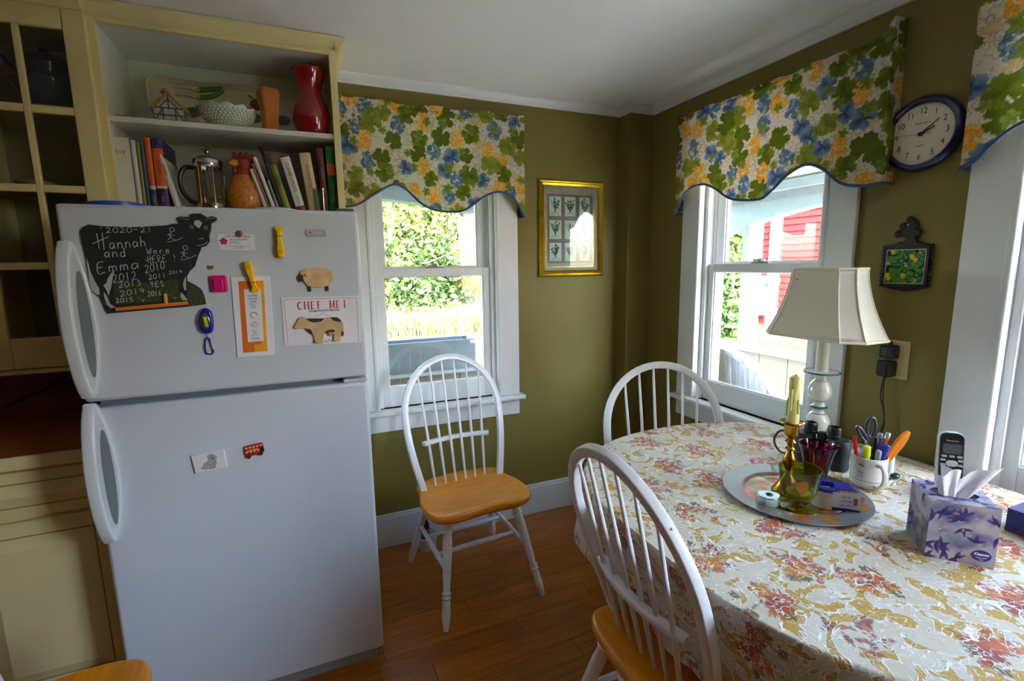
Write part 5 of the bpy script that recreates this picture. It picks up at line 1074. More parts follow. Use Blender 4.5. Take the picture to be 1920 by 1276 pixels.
# ================================================================== CHAIRS
def chair_parts(t):
    half = [(0, -.200), (.06, -.206), (.12, -.212), (.18, -.204), (.222, -.175), (.240, -.12), (.244, -.06), (.236, 0), (.222, .05), (.214, .085), (.214, .12), (.200, .158), (.15, .182), (.08, .192)]
    pts = half + [(0, .195)] + [(-a, b) for a, b in half[:0:-1]]
    O = spline(pts, 5, True); n = len(O); V = []; F = []
    for s, z in ((.90, .408), (.975, .413), (1.0, .424), (1.0, .436), (.985, .445), (.955, .449), (.85, .4475), (.65, .442), (.4, .438), (.2, .4375)):
        for x, y in O: V.append((x * s, y * s + (1 - s) * -.0, z + (.0018 * math.cos(x * 14) if s < .98 and z > .44 else 0)))
    for j in range(9):
        for i in range(n): F.append((j * n + i, j * n + (i + 1) % n, (j + 1) * n + (i + 1) % n, (j + 1) * n + i))
    F += [tuple(range(n))[::-1], tuple(9 * n + i for i in range(n))]
    MB().add(V, F).obj('seat', MAPLE, t, smooth=50)
    TL = math.radians(16.5)
    def bp(u, v): return (u, .085 + v * math.sin(TL), .445 + v * math.cos(TL))
    A, Bv, v0 = .236, .262, .335
    left = [bp(-.190 - .046 * math.sin(PI / 2 * k / 8), -.01 + v0 * k / 8) for k in range(8)]
    arc = [bp(-A * math.cos(PI * k / 30), v0 + Bv * math.sin(PI * k / 30)) for k in range(31)]
    path = left + arc + [(-p[0], p[1], p[2]) for p in left[::-1]]
    nrm = (0, -math.cos(TL), math.sin(TL))
    MB().sweep(path, rrect(.030, .026, .0045, 3), nrm).obj('back_bow', CHAIRW, t, smooth=50)
    for k in range(6):
        u0, u1 = -.125 + .05 * k, -.155 + .062 * k; v1 = v0 + Bv * math.sqrt(1 - (u1 / A) ** 2) - .004
        a, b = (u0, .115, .440), bp(u1, v1)
        MB().turned(a, b, [(.0052, 0), (.0068, .25), (.0068, .4), (.0056, .75), (.0048, 1)], 10).obj('spindle', CHAIRW, t)
    rail = [(-.165 + .33 * k / 14, .148 + .028 * (1 - ((k - 7) / 7) ** 2) , .638) for k in range(15)]
    MB().sweep(rail, rrect(.030, .019, .007, 3), (0, 0, 1)).obj('back_rail', CHAIRW, t, smooth=50)
    LEGP = [(.013, 0), (.0165, .04), (.0185, .10), (.0222, .115), (.016, .130), (.0222, .145), (.0175, .160), (.0205, .24), (.0195, .40), (.0165, .58), (.0138, .66), (.0198, .685), (.0135, .702), (.0198, .722), (.0135, .740), (.0172, .758), (.0165, .80), (.0185, .84), (.016, .92), (.0115, .985), (.0105, 1)]
    top = {}; foot = {}
    for sx in (-1, 1):
        for sy, ty, fy in ((-1, -.135, -.268), (1, .115, .262)):
            top[sx, sy] = np.array((sx * .155, ty, .415)); foot[sx, sy] = np.array((sx * .226, fy, 0))
            MB().turned(top[sx, sy], foot[sx, sy], LEGP, 16).obj('leg', CHAIRW, t, smooth=60)
    SP = [(.008, 0), (.0085, .08), (.0115, .30), (.0125, .36), (.0105, .375), (.0125, .39), (.0105, .405), (.0125, .42), (.013, .5), (.0125, .58), (.0105, .595), (.0125, .61), (.0105, .625), (.0125, .64), (.0115, .70), (.0085, .92), (.008, 1)]
    mid = {}
    for sx in (-1, 1):
        a = top[sx, -1] + (foot[sx, -1] - top[sx, -1]) * .50; b = top[sx, 1] + (foot[sx, 1] - top[sx, 1]) * .46
        MB().turned(a, b, SP, 12).obj('stretcher', CHAIRW, t, smooth=60); mid[sx] = (a, b)
    for f in (.34, .72):
        MB().turned(mid[-1][0] + (mid[-1][1] - mid[-1][0]) * f, mid[1][0] + (mid[1][1] - mid[1][0]) * f, SP, 12).obj('stretcher', CHAIRW, t, smooth=60)
GRP = 'white spindle-back kitchen chairs with maple seats'
c1 = thing('dining_chair', 'white bow-back chair with maple seat standing under the window beside the refrigerator', 'chair', (.615, 2.0, 0), .075, GRP)
chair_parts(c1)
c2 = copy_tree(c1); c2.location = (1.27, 1.41, 0); c2.rotation_euler = (0, 0, -.449); c2['label'] = 'white bow-back chair on the far side of the table, only its back showing'
c3 = copy_tree(c1); c3.location = (.852, .885, 0); c3.rotation_euler = (0, 0, PI / 2); c3['label'] = 'white bow-back chair with worn paint tucked against the near side of the table'
c4 = copy_tree(c1); c4.location = (-.645, 1.195, 0); c4.rotation_euler = (0, 0, PI / 2 + .03); c4['label'] = 'maple-seated chair by the base cabinet, only a seat corner showing at the bottom left'
# worn paint on the near chair's bow
CW = CHAIRW.copy(); CW.name = 'worn_white_chair_paint'; n_ = CW.node_tree; b_ = n_.nodes['Principled BSDF']
tc_ = n_.nodes.new('ShaderNodeTexCoord'); z_ = n_.nodes.new('ShaderNodeTexNoise'); z_.inputs['Scale'].default_value = 38; z_.inputs['Detail'].default_value = 6; n_.links.new(tc_.outputs['Object'], z_.inputs['Vector'])
r_ = n_.nodes.new('ShaderNodeValToRGB'); r_.color_ramp.elements[0].position = .68; r_.color_ramp.elements[1].position = .71; n_.links.new(z_.outputs['Fac'], r_.inputs[0])
m_ = n_.nodes.new('ShaderNodeMix'); m_.data_type = 'RGBA'; n_.links.new(r_.outputs[0], m_.inputs['Factor']); n_.links.new(b_.inputs['Base Color'].links[0].from_socket, m_.inputs[6]); m_.inputs[7].default_value = lin((116, 92, 66)) + (1,); n_.links.new(m_.outputs[2], b_.inputs['Base Color'])
for ch in c3.children:
    if ch.name.startswith('back_bow'): ch.material_slots[0].link = 'OBJECT'; ch.material_slots[0].material = CW; ch['label'] = 'white bow with chipped paint'
# cup and bottle behind the first chair
cp = thing('bait_bucket', 'small white plastic tub on the floor behind the chair under the window', 'tub', (.475, 2.33, .0))
MB().lathe([(.045, 0), (.056, .07), (.059, .074), (.056, .076), (.042, .006), (.001, .006)], n=28).obj('tub', PLASTW, cp)
bt = thing('spray_bottle', 'dark bottle with blue label standing in the white tub', 'bottle', (.468, 2.33, .007))
MB().lathe([(.020, 0), (.022, .006), (.022, .12), (.012, .15), (.009, .175), (.001, .176)], n=20).obj('bottle', M_('dark_teal_bottle', (26, 34, 36), .25), bt); MB().lathe([(.0225, .06), (.0225, .105)], n=20, cap=False).obj('bottle_label', M_('blue_label', (40, 110, 160), .5), bt)

# ================================================================== TABLE AND CLOTH
TZ = .788; CX, AX, BYt, Y1, Y0, PW = 1.28, .570, .555, .955, .77, 2.3
def outline(n, grow=0.0):
    """rounded-end table outline; grow moves it outward"""
    q = np.linspace(0, 2 * PI, 4001); c, s = np.cos(q), np.sin(q)
    x = CX + AX * np.sign(c) * abs(c) ** (2 / PW); y = np.where(s >= 0, Y1, Y0) + BYt * np.sign(s) * abs(s) ** (2 / PW)
    P = np.stack([x, y], 1); d = np.r_[0, np.cumsum(np.hypot(*np.diff(P, axis=0).T))]
    t = np.linspace(0, d[-1], n + 1)[:-1]; Q = np.stack([np.interp(t, d, P[:, 0]), np.interp(t, d, P[:, 1])], 1)
    T = np.roll(Q, -1, 0) - np.roll(Q, 1, 0); N = np.stack([T[:, 1], -T[:, 0]], 1); N /= np.linalg.norm(N, axis=1)[:, None]
    return Q, N, t
tb = thing('dining_table', 'oval wooden dining table hidden under the floral tablecloth', 'table', (1.28, .77, 0)); G = off(tb)
Q, N, t = outline(90); OAKT = wood('oak_table', (150, 90, 40), (180, 116, 60), .4)
poly = [(min(a, 1.822), b) for a, b in (Q - N * .012)]
MB().prism(poly, .755, TZ - .003, 'xy').obj('table_top', OAKT, tb, bevel=.003, loc=G)
for y in (.62, 1.09):
    MB().lathe([(.035, .1), (.05, .25), (.04, .4), (.06, .6), (.05, .755)], (1.28, y, 0), n=20).obj('pedestal', OAKT, tb, loc=G)
    for s in (-1, 1): MB().sweep(spline([(1.28, y, .14), (1.28 + s * .16, y, .10), (1.28 + s * .28, y, .03)], 5), rrect(.05, .05, .01, 2), (0, 1, 0)).obj('foot', OAKT, tb, loc=G)
MB().box(1.25, 1.31, .62, 1.09, .14, .2).obj('stretcher_beam', OAKT, tb, loc=G)
# cloth
n = 880; Q, N, t = outline(n); NR = 120; NS = 46
cen = np.stack([np.full(n, CX), np.clip(Q[:, 1], Y0 - .05, Y1 + .05) * .0 + (Y0 + Y1) / 2 + np.clip((Q[:, 1] - (Y0 + Y1) / 2) * .45, -.19, .19)], 1)
rings = []; flat = []
for i in range(NR):
    f = .02 + .98 * (i / (NR - 1)) ** .9; p = cen + (Q - cen) * f; x = np.minimum(p[:, 0], 1.822)
    rings.append(np.stack([x, p[:, 1], np.full(n, TZ)], 1)); flat.append(p)
fold = .5 * np.sin(t * 17) + .35 * np.sin(t * 29 + 1.3) + .3 * np.sin(t * 9.1 + .4)
drop = .205 + .012 * np.sin(t * 5) + .010 * abs(np.sin(t * 14.0))
drop = drop + .075 * np.clip(1.3 - abs(Q[:, 1] - .72) / .38, 0, 1) * (Q[:, 0] < 1.0)
drop = np.where(Q[:, 0] > 1.74, np.clip((1.80 - Q[:, 0]) / .06, .08, 1) * drop, drop)
for j in range(1, NS + 1):
    s = j / NS; L = drop * s; R = .014; a = np.minimum(L / R, PI / 2)
    out = R * np.sin(a) * .6 + np.where(L > R * PI / 2, (L - R * PI / 2) * .04, 0) ; dz = -(R * (1 - np.cos(a)) + np.where(L > R * PI / 2, L - R * PI / 2, 0))
    amp = np.clip((L - .02) / .18, 0, 1) * .018 * np.where((Q[:, 0] < .80) & (Q[:, 1] < 1.1) & (Q[:, 1] > .6), .35, 1)
    o_ = out + amp * fold + amp * .3
    win = np.clip(1.25 - abs(Q[:, 1] - .83) / .33, 0, 1) * (Q[:, 0] < .85); o_ = o_ - win * np.clip(L / .14, 0, 1) ** .9 * .062
    p = Q + N * o_[:, None]; x = np.minimum(p[:, 0], 1.826)
    rings.append(np.stack([x, p[:, 1], TZ + dz], 1)); flat.append(Q + N * L[:, None])
V = np.concatenate(rings); FL_ = np.concatenate(flat); k = len(rings)
mb = MB(); mb.v = [tuple(v) for v in V.tolist()]
mb.f = [(j * n + i, j * n + (i + 1) % n, (j + 1) * n + (i + 1) % n, (j + 1) * n + i) for j in range(k - 1) for i in range(n)] + [tuple(range(n))]
def cloth_mat():
    m = bpy.data.materials.new('autumn_tablecloth'); m.use_nodes = True; nd = m.node_tree; b = nd.nodes['Principled BSDF']; L = nd.links.new
    b.inputs['Roughness'].default_value = .62; b.inputs['Specular IOR Level'].default_value = .35
    tc = nd.nodes.new('ShaderNodeTexCoord')
    def noise(sc, det, dist, seed):
        mp = nd.nodes.new('ShaderNodeMapping'); mp.inputs['Location'].default_value = (seed, seed * 2.3, seed * .7); L(tc.outputs['Object'], mp.inputs[0])
        z = nd.nodes.new('ShaderNodeTexNoise'); z.inputs['Scale'].default_value = sc; z.inputs['Detail'].default_value = det; z.inputs['Distortion'].default_value = dist; L(mp.outputs[0], z.inputs['Vector']); return z.outputs['Fac']
    def ramp(src, stops):
        r = nd.nodes.new('ShaderNodeValToRGB'); e = r.color_ramp.elements
        while len(e) < len(stops): e.new(.5)
        for q, (p, c) in zip(e, stops): q.position = p; q.color = c + (1,) if len(c) == 3 else c
        L(src, r.inputs[0]); return r.outputs[0]
    def mix(f, a, c):
        x = nd.nodes.new('ShaderNodeMix'); x.data_type = 'RGBA'; L(f, x.inputs['Factor']); L(a, x.inputs[6]) if not isinstance(a, tuple) else setattr(x.inputs[6], 'default_value', a + (1,))
        L(c, x.inputs[7]) if not isinstance(c, tuple) else setattr(x.inputs[7], 'default_value', c + (1,)); return x.outputs[2]
    k = (0, 0, 0); w_ = (1, 1, 1)
    base = ramp(noise(7, 3, .4, 3), [(.3, lin((206, 198, 172))), (.7, lin((222, 216, 198)))])
    n1 = noise(14, 2.5, 1.8, 1)
    gold = ramp(noise(260, 2, 0, 9), [(.35, lin((184, 148, 62))), (.65, lin((206, 172, 92)))])
    c = mix(ramp(n1, [(.535, k), (.555, w_)]), base, gold)
    at = nd.nodes.new('ShaderNodeAttribute'); at.attribute_name = 'Col'
    c = mix(at.outputs['Alpha'], c, at.outputs['Color'])
    n2 = noise(24, 2.5, 2.0, 6)
    o1 = ramp(n1, [(.512, k), (.524, w_), (.538, w_), (.548, k)]); o2 = ramp(n2, [(.462, k), (.476, w_), (.488, w_), (.502, k)])
    mx = nd.nodes.new('ShaderNodeMath'); mx.operation = 'MAXIMUM'; L(o1, mx.inputs[0]); L(o2, mx.inputs[1])
    c = mix(mx.outputs[0], c, lin((244, 242, 238)))
    L(c, b.inputs['Base Color'])
    bp = nd.nodes.new('ShaderNodeBump'); bp.inputs['Strength'].default_value = .5; bp.inputs['Distance'].default_value = .004; L(mx.outputs[0], bp.inputs['Height'])
    n3 = noise(900, 1, 0, 2); b2 = nd.nodes.new('ShaderNodeBump'); b2.inputs['Strength'].default_value = .15; b2.inputs['Distance'].default_value = .002; L(n3, b2.inputs['Height']); L(bp.outputs[0], b2.inputs['Normal']); L(b2.outputs[0], b.inputs['Normal'])
    return m
CLM = cloth_mat()
cl = mb.obj('tablecloth', CLM, smooth=70, recalc=False); tag(cl, 'cream tablecloth with gold leaves and rust maple-leaf sprays draped over the table', 'tablecloth')
col = np.zeros((len(V), 4)); g = np.random.RandomState(21)
pts = []
for _ in range(4000):
    c = np.array((.45 + 1.5 * g.rand(), -.3 + 2.1 * g.rand()))
    if all(np.hypot(*(c - q)) > .135 for q in pts): pts.append(c)
RU = [((190, 78, 36), (150, 50, 34)), ((206, 104, 44), (176, 66, 34)), ((164, 52, 44), (134, 50, 50)), ((214, 140, 50), (190, 92, 40))]
for i, c in enumerate(pts):
    r0 = g.rand() * 6.28; kind = i % 3
    put_line(FL_, col, [c + np.array((.075 * (s - .5) * math.cos(r0), .075 * (s - .5) * math.sin(r0))) + .006 * math.sin(s * 5) for s in np.linspace(-.3, 1.5, 9)], .0012, (112, 84, 50), 1)
    if kind < 2:
        for j in range(5):
            d = .042 * math.sqrt(g.rand()); q = g.rand() * 6.28; a, b_ = RU[(i + j) % 4]; put_leaf(FL_, col, c + d * np.array((math.cos(q), math.sin(q))), .020 + .014 * g.rand(), g.rand() * 6.28, a, b_, 1, ragged=.12)
        for j in range(3): q = g.rand() * 6.28; put_leaf(FL_, col, c + .05 * np.array((math.cos(q), math.sin(q))), .014, q, (116, 104, 60), (88, 84, 56), 1)
        for j in range(3): q = g.rand() * 6.28; put_disc(FL_, col, c + (.045 + .02 * g.rand()) * np.array((math.cos(q), math.sin(q))), .008, (206, 90, 44), (150, 48, 40), 1)
    else:
        for j in range(16):
            d = .055 * math.sqrt(g.rand()); q = g.rand() * 6.28; a, b_ = [((150, 84, 92), (120, 56, 70)), ((176, 112, 110), (140, 70, 80)), ((204, 130, 70), (170, 80, 50))][j % 3]
            put_petal(FL_, col, c + d * np.array((math.cos(q), math.sin(q))), .014 + .005 * g.rand(), .006, g.rand() * 6.28, a, b_, 1)
col[:, 3] *= .9
set_col(cl, col)

# ================================================================== ON THE TABLE (cloth surface)
T = TZ + .0008
# charger tray
TCx, TCy = 1.24, .888
ty = thing('charger_tray', 'round silver-rimmed charger painted with pumpkins and leaves on the tablecloth', 'tray', (TCx, TCy, T))
pr = [(.0, .003), (.11, .003), (.122, .0045), (.135, .009), (.182, .0125), (.187, .013), (.187, .0105), (.135, .006), (.11, 0)]
rad = np.concatenate([np.linspace(.002, .11, 48), np.linspace(.112, .187, 30)]); n = 200
hh = np.interp(rad, [p[0] for p in pr[:6]], [p[1] for p in pr[:6]])
q = np.linspace(0, 2 * PI, n, endpoint=False)
V = np.stack([rad[:, None] * np.cos(q), rad[:, None] * np.sin(q), np.repeat(hh[:, None], n, 1)], 2).reshape(-1, 3)
mb = MB(); mb.v = [tuple(v) for v in V.tolist()]; m_ = len(rad)
mb.f = [(j * n + i, j * n + (i + 1) % n, (j + 1) * n + (i + 1) % n, (j + 1) * n + i) for j in range(m_ - 1) for i in range(n)] + [tuple(range(n))]
TM = attr_mat('painted_charger', .22, bump=0, var=.03); TM.node_tree.nodes['Principled BSDF'].inputs['Coat Weight'].default_value = .6; TM.node_tree.nodes['Principled BSDF'].inputs['Metallic'].default_value = .35
o = mb.obj('plate', TM, ty, smooth=60, recalc=False)
P = V[:, :2]; col = np.zeros((len(V), 3)); rr = np.hypot(P[:, 0], P[:, 1]); g = np.random.RandomState(3)
col[:] = lin((132, 132, 132)); col[rr < .125] = lin((176, 166, 140))
for i in range(7):
    a = i * .9 + .2; c = .092 * np.array((math.cos(a), math.sin(a)))
    put_leaf(P, col, c, .040, a, (206, 104, 30), (170, 76, 24), lobes=4, keep=.85, ragged=.01)
for i in range(8): a = i * .8 + 2.0; put_petal(P, col, .11 * np.array((math.cos(a), math.sin(a))), .034, .010, a + 1, (86, 92, 56), (120, 116, 70))
for a in (-1.1, -.75, -.4, 3.9, 4.3): put_leaf(P, col, .150 * np.array((math.cos(a), math.sin(a))), .030, a + 1.3, [(206, 110, 34), (190, 140, 40), (90, 100, 60)][int(a * 10) % 3], (180, 96, 30), lobes=1 if a < -.5 else 4, keep=.6)
set_col(o, col)
MB().lathe(pr[5:], n=64, cap=False).obj('underside', M_('silver_tray_back', (170, 170, 172), .3, .6), ty)
ZT = T + .0045                                                       # well of the tray
# candlestick and candle
cs = thing('candlestick', 'turned brass candlestick standing on the charger', 'candlestick', (1.235, .905, ZT))
MB().lathe([(.040, 0), (.041, .006), (.036, .012), (.028, .024), (.018, .042), (.011, .054), (.009, .058), (.012, .062), (.009, .067), (.010, .072), (.016, .084), (.018, .094), (.014, .108), (.009, .120), (.008, .126), (.013, .131), (.008, .136), (.009, .146), (.016, .152), (.009, .158), (.010, .166), (.017, .172), (.019, .176), (.019, .204), (.0195, .206)], n=36).obj('stem', BRASS, cs, smooth=45)
MB().lathe([(.0165, .202), (.027, .204), (.031, .209), (.0305, .2105), (.026, .207), (.0165, .206)], n=36, cap=False).obj('drip_pan', BRASS, cs)
cn = thing('candle', 'cream-yellow taper candle with drips in the brass candlestick', 'candle', (1.235, .905, ZT + .2065))
WAX = M_('cream_wax', (232, 222, 140), .4, var=.05, scale=40)
n = 28; V = []; g = np.random.RandomState(2); ph = g.rand(n) * 6
for j in range(16):
    z = .132 * j / 15
    for i in range(n): a = 2 * PI * i / n; r = .0158 - .0018 * j / 15 + .0012 * math.sin(a * 5 + ph[i] * .2) * math.sin(z * 60 + ph[i]); V.append((r * math.cos(a), r * math.sin(a), z + (.004 * math.sin(a * 2) if j == 15 else 0)))
MB().add(V, [(j * n + i, j * n + (i + 1) % n, (j + 1) * n + (i + 1) % n, (j + 1) * n + i) for j in range(15) for i in range(n)] + [tuple(range(n))[::-1], tuple(15 * n + i for i in range(n))]).obj('wax', WAX, cn, smooth=60)
MB().rod((0, 0, .13), (.001, 0, .141), .0012).obj('wick', BLACK, cn)
mb = MB()
for a, z, l in ((2.4, .02, .05), (3.4, .04, .06), (1.2, .01, .03), (4.6, .03, .04)): mb.tube([(.0155 * math.cos(a), .0155 * math.sin(a), z + l), (.0165 * math.cos(a), .0165 * math.sin(a), z + l * .4), (.0168 * math.cos(a), .0168 * math.sin(a), z)], .0026, 6)
mb.obj('wax_drips', WAX, cn)
# goblets
def vessel(name, label, cat, x, y, prof, m, z=ZT):
    t = thing(name, label, cat, (x, y, z)); return t, MB().lathe(prof, n=44, cap=False).obj('bowl', m, t, smooth=60)
GG = glass('green_goblet_glass', (214, 216, 92), 1.2)
gb, o = vessel('green_goblet', 'olive green footed glass goblet at the front of the charger', 'goblet', 1.172, .826, spline([(.0345, .034), (.044, .055), (.047, .080), (.0515, .114)], 6).tolist() + spline([(.049, .114), (.0445, .08), (.041, .056), (.028, .036), (.012, .027), (.002, .025)], 6).tolist(), GG, ZT + .001)
MB().lathe(spline([(.046, 0), (.047, .003), (.03, .007), (.012, .011), (.009, .017), (.016, .024), (.0345, .034)], 5).tolist(), n=44).obj('foot', GG, gb, smooth=60)
tcn = thing('tealight', 'pale tealight candle inside the olive green goblet', 'candle', (1.172, .826, ZT + .0305)); MB().lathe([(.024, 0), (.030, .016), (.029, .018), (.001, .017)], n=28).obj('cup', M_('lime_wax', (226, 226, 120), .5), tcn)
opk = thing('orange_scrap', 'bright orange plastic piece leaning inside the green goblet', 'plastic piece', (1.178, .822, ZT + .057), rot=(.5, -.25, .3)); MB().prism(spline([(-.028, -.006), (-.012, .014), (.016, .012), (.031, -.004), (.006, -.014)], 4, True).tolist(), -.002, .002, 'xy').obj('piece', M_('vivid_orange', (250, 106, 20), .35), opk, bevel=.001)
PG = glass('purple_glass', (198, 112, 168), 1.2)
pg, o = vessel('purple_tumbler', 'dark magenta flared glass tumbler behind the green goblet', 'tumbler', 1.372, .918, [(.001, .004), (.026, .004), (.029, .008), (.034, .04), (.042, .078), (.051, .108), (.0495, .1085), (.040, .078), (.032, .04), (.027, .012), (.001, .011)], PG, ZT + .008)
# bandage roll and floss box
tp = thing('tape_dispenser', 'white tape roll with blue hub and printed label flap on the charger', 'tape roll', (1.262, .812, ZT + .0005), -.62); tp.scale = (1, 1, 1.3)
MB().lathe([(.036, 0), (.036, .040), (.022, .040), (.022, 0), (.036, 0)], n=40, cap=False).obj('roll', M_('white_tape', (222, 218, 202), .6), tp, smooth=40)
NB = M_('navy_tape_plastic', (40, 44, 130), .35)
MB().lathe([(.0365, .036), (.0365, .043), (.020, .043), (.020, .03)], n=40, cap=False).obj('hub', NB, tp); MB().box(-.012, .012, -.010, .010, .03, .036).obj('hub_core', M_('grey_core', (170, 170, 170), .5), tp)
MB().prism([(.012, -.030), (.040, -.034), (.060, -.042), (.060, .010), (.036, .016), (.020, .020)], .043, .0455, 'xy').obj('top_flap', NB, tp, bevel=.001)
fpth = spline([(.002, -.0385, 0), (.02, -.040, 0), (.040, -.042, 0), (.064, -.050, 0)], 5); MB().add([(a, b, z) for a, b, _ in fpth for z in (.003, .040)] + [(a, b + .0012, z) for a, b, _ in fpth for z in (.003, .040)], [f for i in range(15) for f in ((2 * i, 2 * i + 2, 2 * i + 3, 2 * i + 1), (32 + 2 * i, 32 + 2 * i + 1, 32 + 2 * i + 3, 32 + 2 * i + 2))]).obj('label_flap', M_('flap_white', (226, 226, 232), .5), tp)
MB().add([(a, b - .0004, z) for a, b, _ in fpth for z in (.001, .008)], [(2 * i, 2 * i + 2, 2 * i + 3, 2 * i + 1) for i in range(15)]).obj('flap_border', NB, tp)
for k, (s, c) in enumerate((('FIRST AID', (40, 60, 140)), ('CLOTH TAPE', (40, 60, 140)), ('1 IN X 10 YD', (70, 80, 130)))): text('lettering', s, .0062, M_('tape_ink', c, .6), tp, (.032, -.0425, .032 - .009 * k), (PI / 2, 0, -.09), sx=.8)
MB().box(.048, .056, -.0490, -.0475, .018, .032).obj('red_emblem', M_('red_emblem_ink', (180, 50, 50), .6), tp)
fb = thing('floss_box', 'clear plastic floss dispenser with mirrored lid at the left of the charger', 'dispenser', (1.118, .873, ZT + .0005), -.75)
TD = spline([(-.026, -.012), (-.010, -.024), (.014, -.023), (.028, -.008), (.028, .014), (.012, .024), (-.012, .022), (-.026, .010)], 4, True).tolist()
MB().prism(TD, 0, .016, 'xy').obj('clear_base', glass('clear_case', (226, 236, 234), 1.2, .05), fb, bevel=.002)
MB().prism([(a * .9, b * .9) for a, b in TD], .002, .024, 'xy').obj('white_core', M_('white_core_plastic', (224, 228, 230), .4), fb, bevel=.002)
MB().prism(TD, .024, .029, 'xy').obj('mirror_lid', M_('mirror_lid', (196, 216, 228), .12, .7), fb, bevel=.002); MB().lathe([(.009, .029), (.009, .0305), (.006, .0305), (.006, .029)], (.002, 0, 0), n=20).obj('spool_ring', M_('blue_ring', (60, 90, 140), .3), fb)
# lamp
IV = M_('ivory_ceramic', (232, 230, 216), .18, var=.02, coat=.6); TB = M_('teal_blue_band', (40, 104, 140), .25, coat=.5)
lp = thing('table_lamp', 'white ceramic table lamp with blue bands and cream cut-corner shade', 'lamp', (1.66, 1.12, T))
def zz(z): return z - T
MB().lathe(spline([(.060, 0), (.062, .008), (.050, .018), (.026, .034), (.020, .046), (.024, .055), (.0365, .078), (.0375, .098), (.028, .118), (.020, .126), (.019, .136), (.026, .142)], 5).tolist() + [(.028, .143)], n=40).obj('lower_turning', IV, lp, smooth=50)
MB().lathe([(.024, .142), (.0275, .1435), (.0275, .148), (.024, .150)], n=40).obj('blue_collar', TB, lp)
MB().lathe(spline([(.022, .150), (.018, .158), (.020, .166), (.030, .178), (.0375, .198), (.0375, .212), (.030, .232), (.019, .246), (.018, .254), (.026, .262), (.028, .266)], 5).tolist(), n=40).obj('upper_turning', IV, lp, smooth=50)
for z, r in ((.054, .0245), (.122, .0245), (.170, .0245), (.242, .0222)): MB().lathe([(r - .002, z - .001), (r + .0006, z), (r - .002, z + .0015)], n=40, cap=False).obj('blue_line', M_('dark_blue_line', (34, 60, 84), .3), lp)
MB().lathe([(.02, .266), (.054, .269), (.058, .273), (.0575, .275), (.03, .276)], n=48).obj('drip_disc', IV, lp); MB().lathe([(.050, .2675), (.0585, .2715), (.0588, .2745), (.0572, .2758), (.052, .276)], n=48, cap=False).obj('blue_edge', TB, lp)
MB().lathe([(.021, .276), (.021, .398), (.001, .398)], n=28).obj('candle_tube', M_('ivory_tube', (236, 230, 208), .4), lp); MB().lathe([(.0225, .392), (.0225, .404)], n=28).obj('tube_cap', CHROME, lp)
MB().rod((0, 0, .40), (0, 0, .44), .014).obj('socket', BRASS, lp); MB().ball((0, 0, .475), .028, 10, 1, 1, 1.3).obj('bulb', M_('unlit_bulb', (236, 236, 230), .2), lp)
SHC = M_('cream_shade_linen', (236, 230, 214), .8, var=.03, scale=500, bump=.25, bscale=900)
sr = SHC.node_tree; tl_ = sr.nodes.new('ShaderNodeBsdfTranslucent'); tl_.inputs[0].default_value = lin((240, 230, 205)) + (1,); mxs = sr.nodes.new('ShaderNodeMixShader'); mxs.inputs[0].default_value = .3
sr.links.new(sr.nodes['Principled BSDF'].outputs[0], mxs.inputs[1]); sr.links.new(tl_.outputs[0], mxs.inputs[2]); sr.links.new(mxs.outputs[0], sr.nodes['Material Output'].inputs[0])
def octo(hx, hy, c): return [(hx, -hy + c), (hx, hy - c), (hx - c, hy), (-hx + c, hy), (-hx, hy - c), (-hx, -hy + c), (-hx + c, -hy), (hx - c, -hy)]
NZ = 14; V = []
for j in range(NZ + 1):
    f = j / NZ; k = (1 - f) ** 1.7
    hx = .064 + (.108 - .064) * k; hy = .114 + (.180 - .114) * k; c = .034 + (.050 - .034) * k
    V += [(a, b, zz(1.19) + (1.424 - 1.19) * f) for a, b in octo(hx, hy, c)]
F8 = [(j * 8 + i, j * 8 + (i + 1) % 8, (j + 1) * 8 + (i + 1) % 8, (j + 1) * 8 + i) for j in range(NZ) for i in range(8)]
sd = MB().add(V, F8).obj('lamp_shade', SHC, lp, smooth=20, loc=(.008, .012, 0)); so_ = sd.modifiers.new('t', 'SOLIDIFY'); so_.thickness = .002
SEAM = M_('shade_trim', (226, 214, 186), .7)
for i in range(8): MB().tube([V[j * 8 + i] for j in range(NZ + 1)], .0028, 6).obj('seam_piping', SEAM, sd)
for j in (0, NZ): MB().tube([V[j * 8 + i] for i in range(8)], .0045, 6, True).obj('edge_binding', SEAM, sd)
mb = MB()
for i in (0, 2, 4, 6): mb.tube([(0, 0, .60), tuple(np.array(V[NZ * 8 + i]) * (1, 1, 0) + (0, 0, .60))], .0012, 5)
mb.obj('spider', CHROME, lp)
mb = MB().tube(spline([(-.03, 0, .60), (-.06, 0, .53), (-.05, 0, .44), (0, 0, .405)], 5), .0015, 5); mb.tube(spline([(.03, 0, .60), (.06, 0, .53), (.05, 0, .44), (0, 0, .405)], 5), .0015, 5); mb.obj('harp', CHROME, lp)
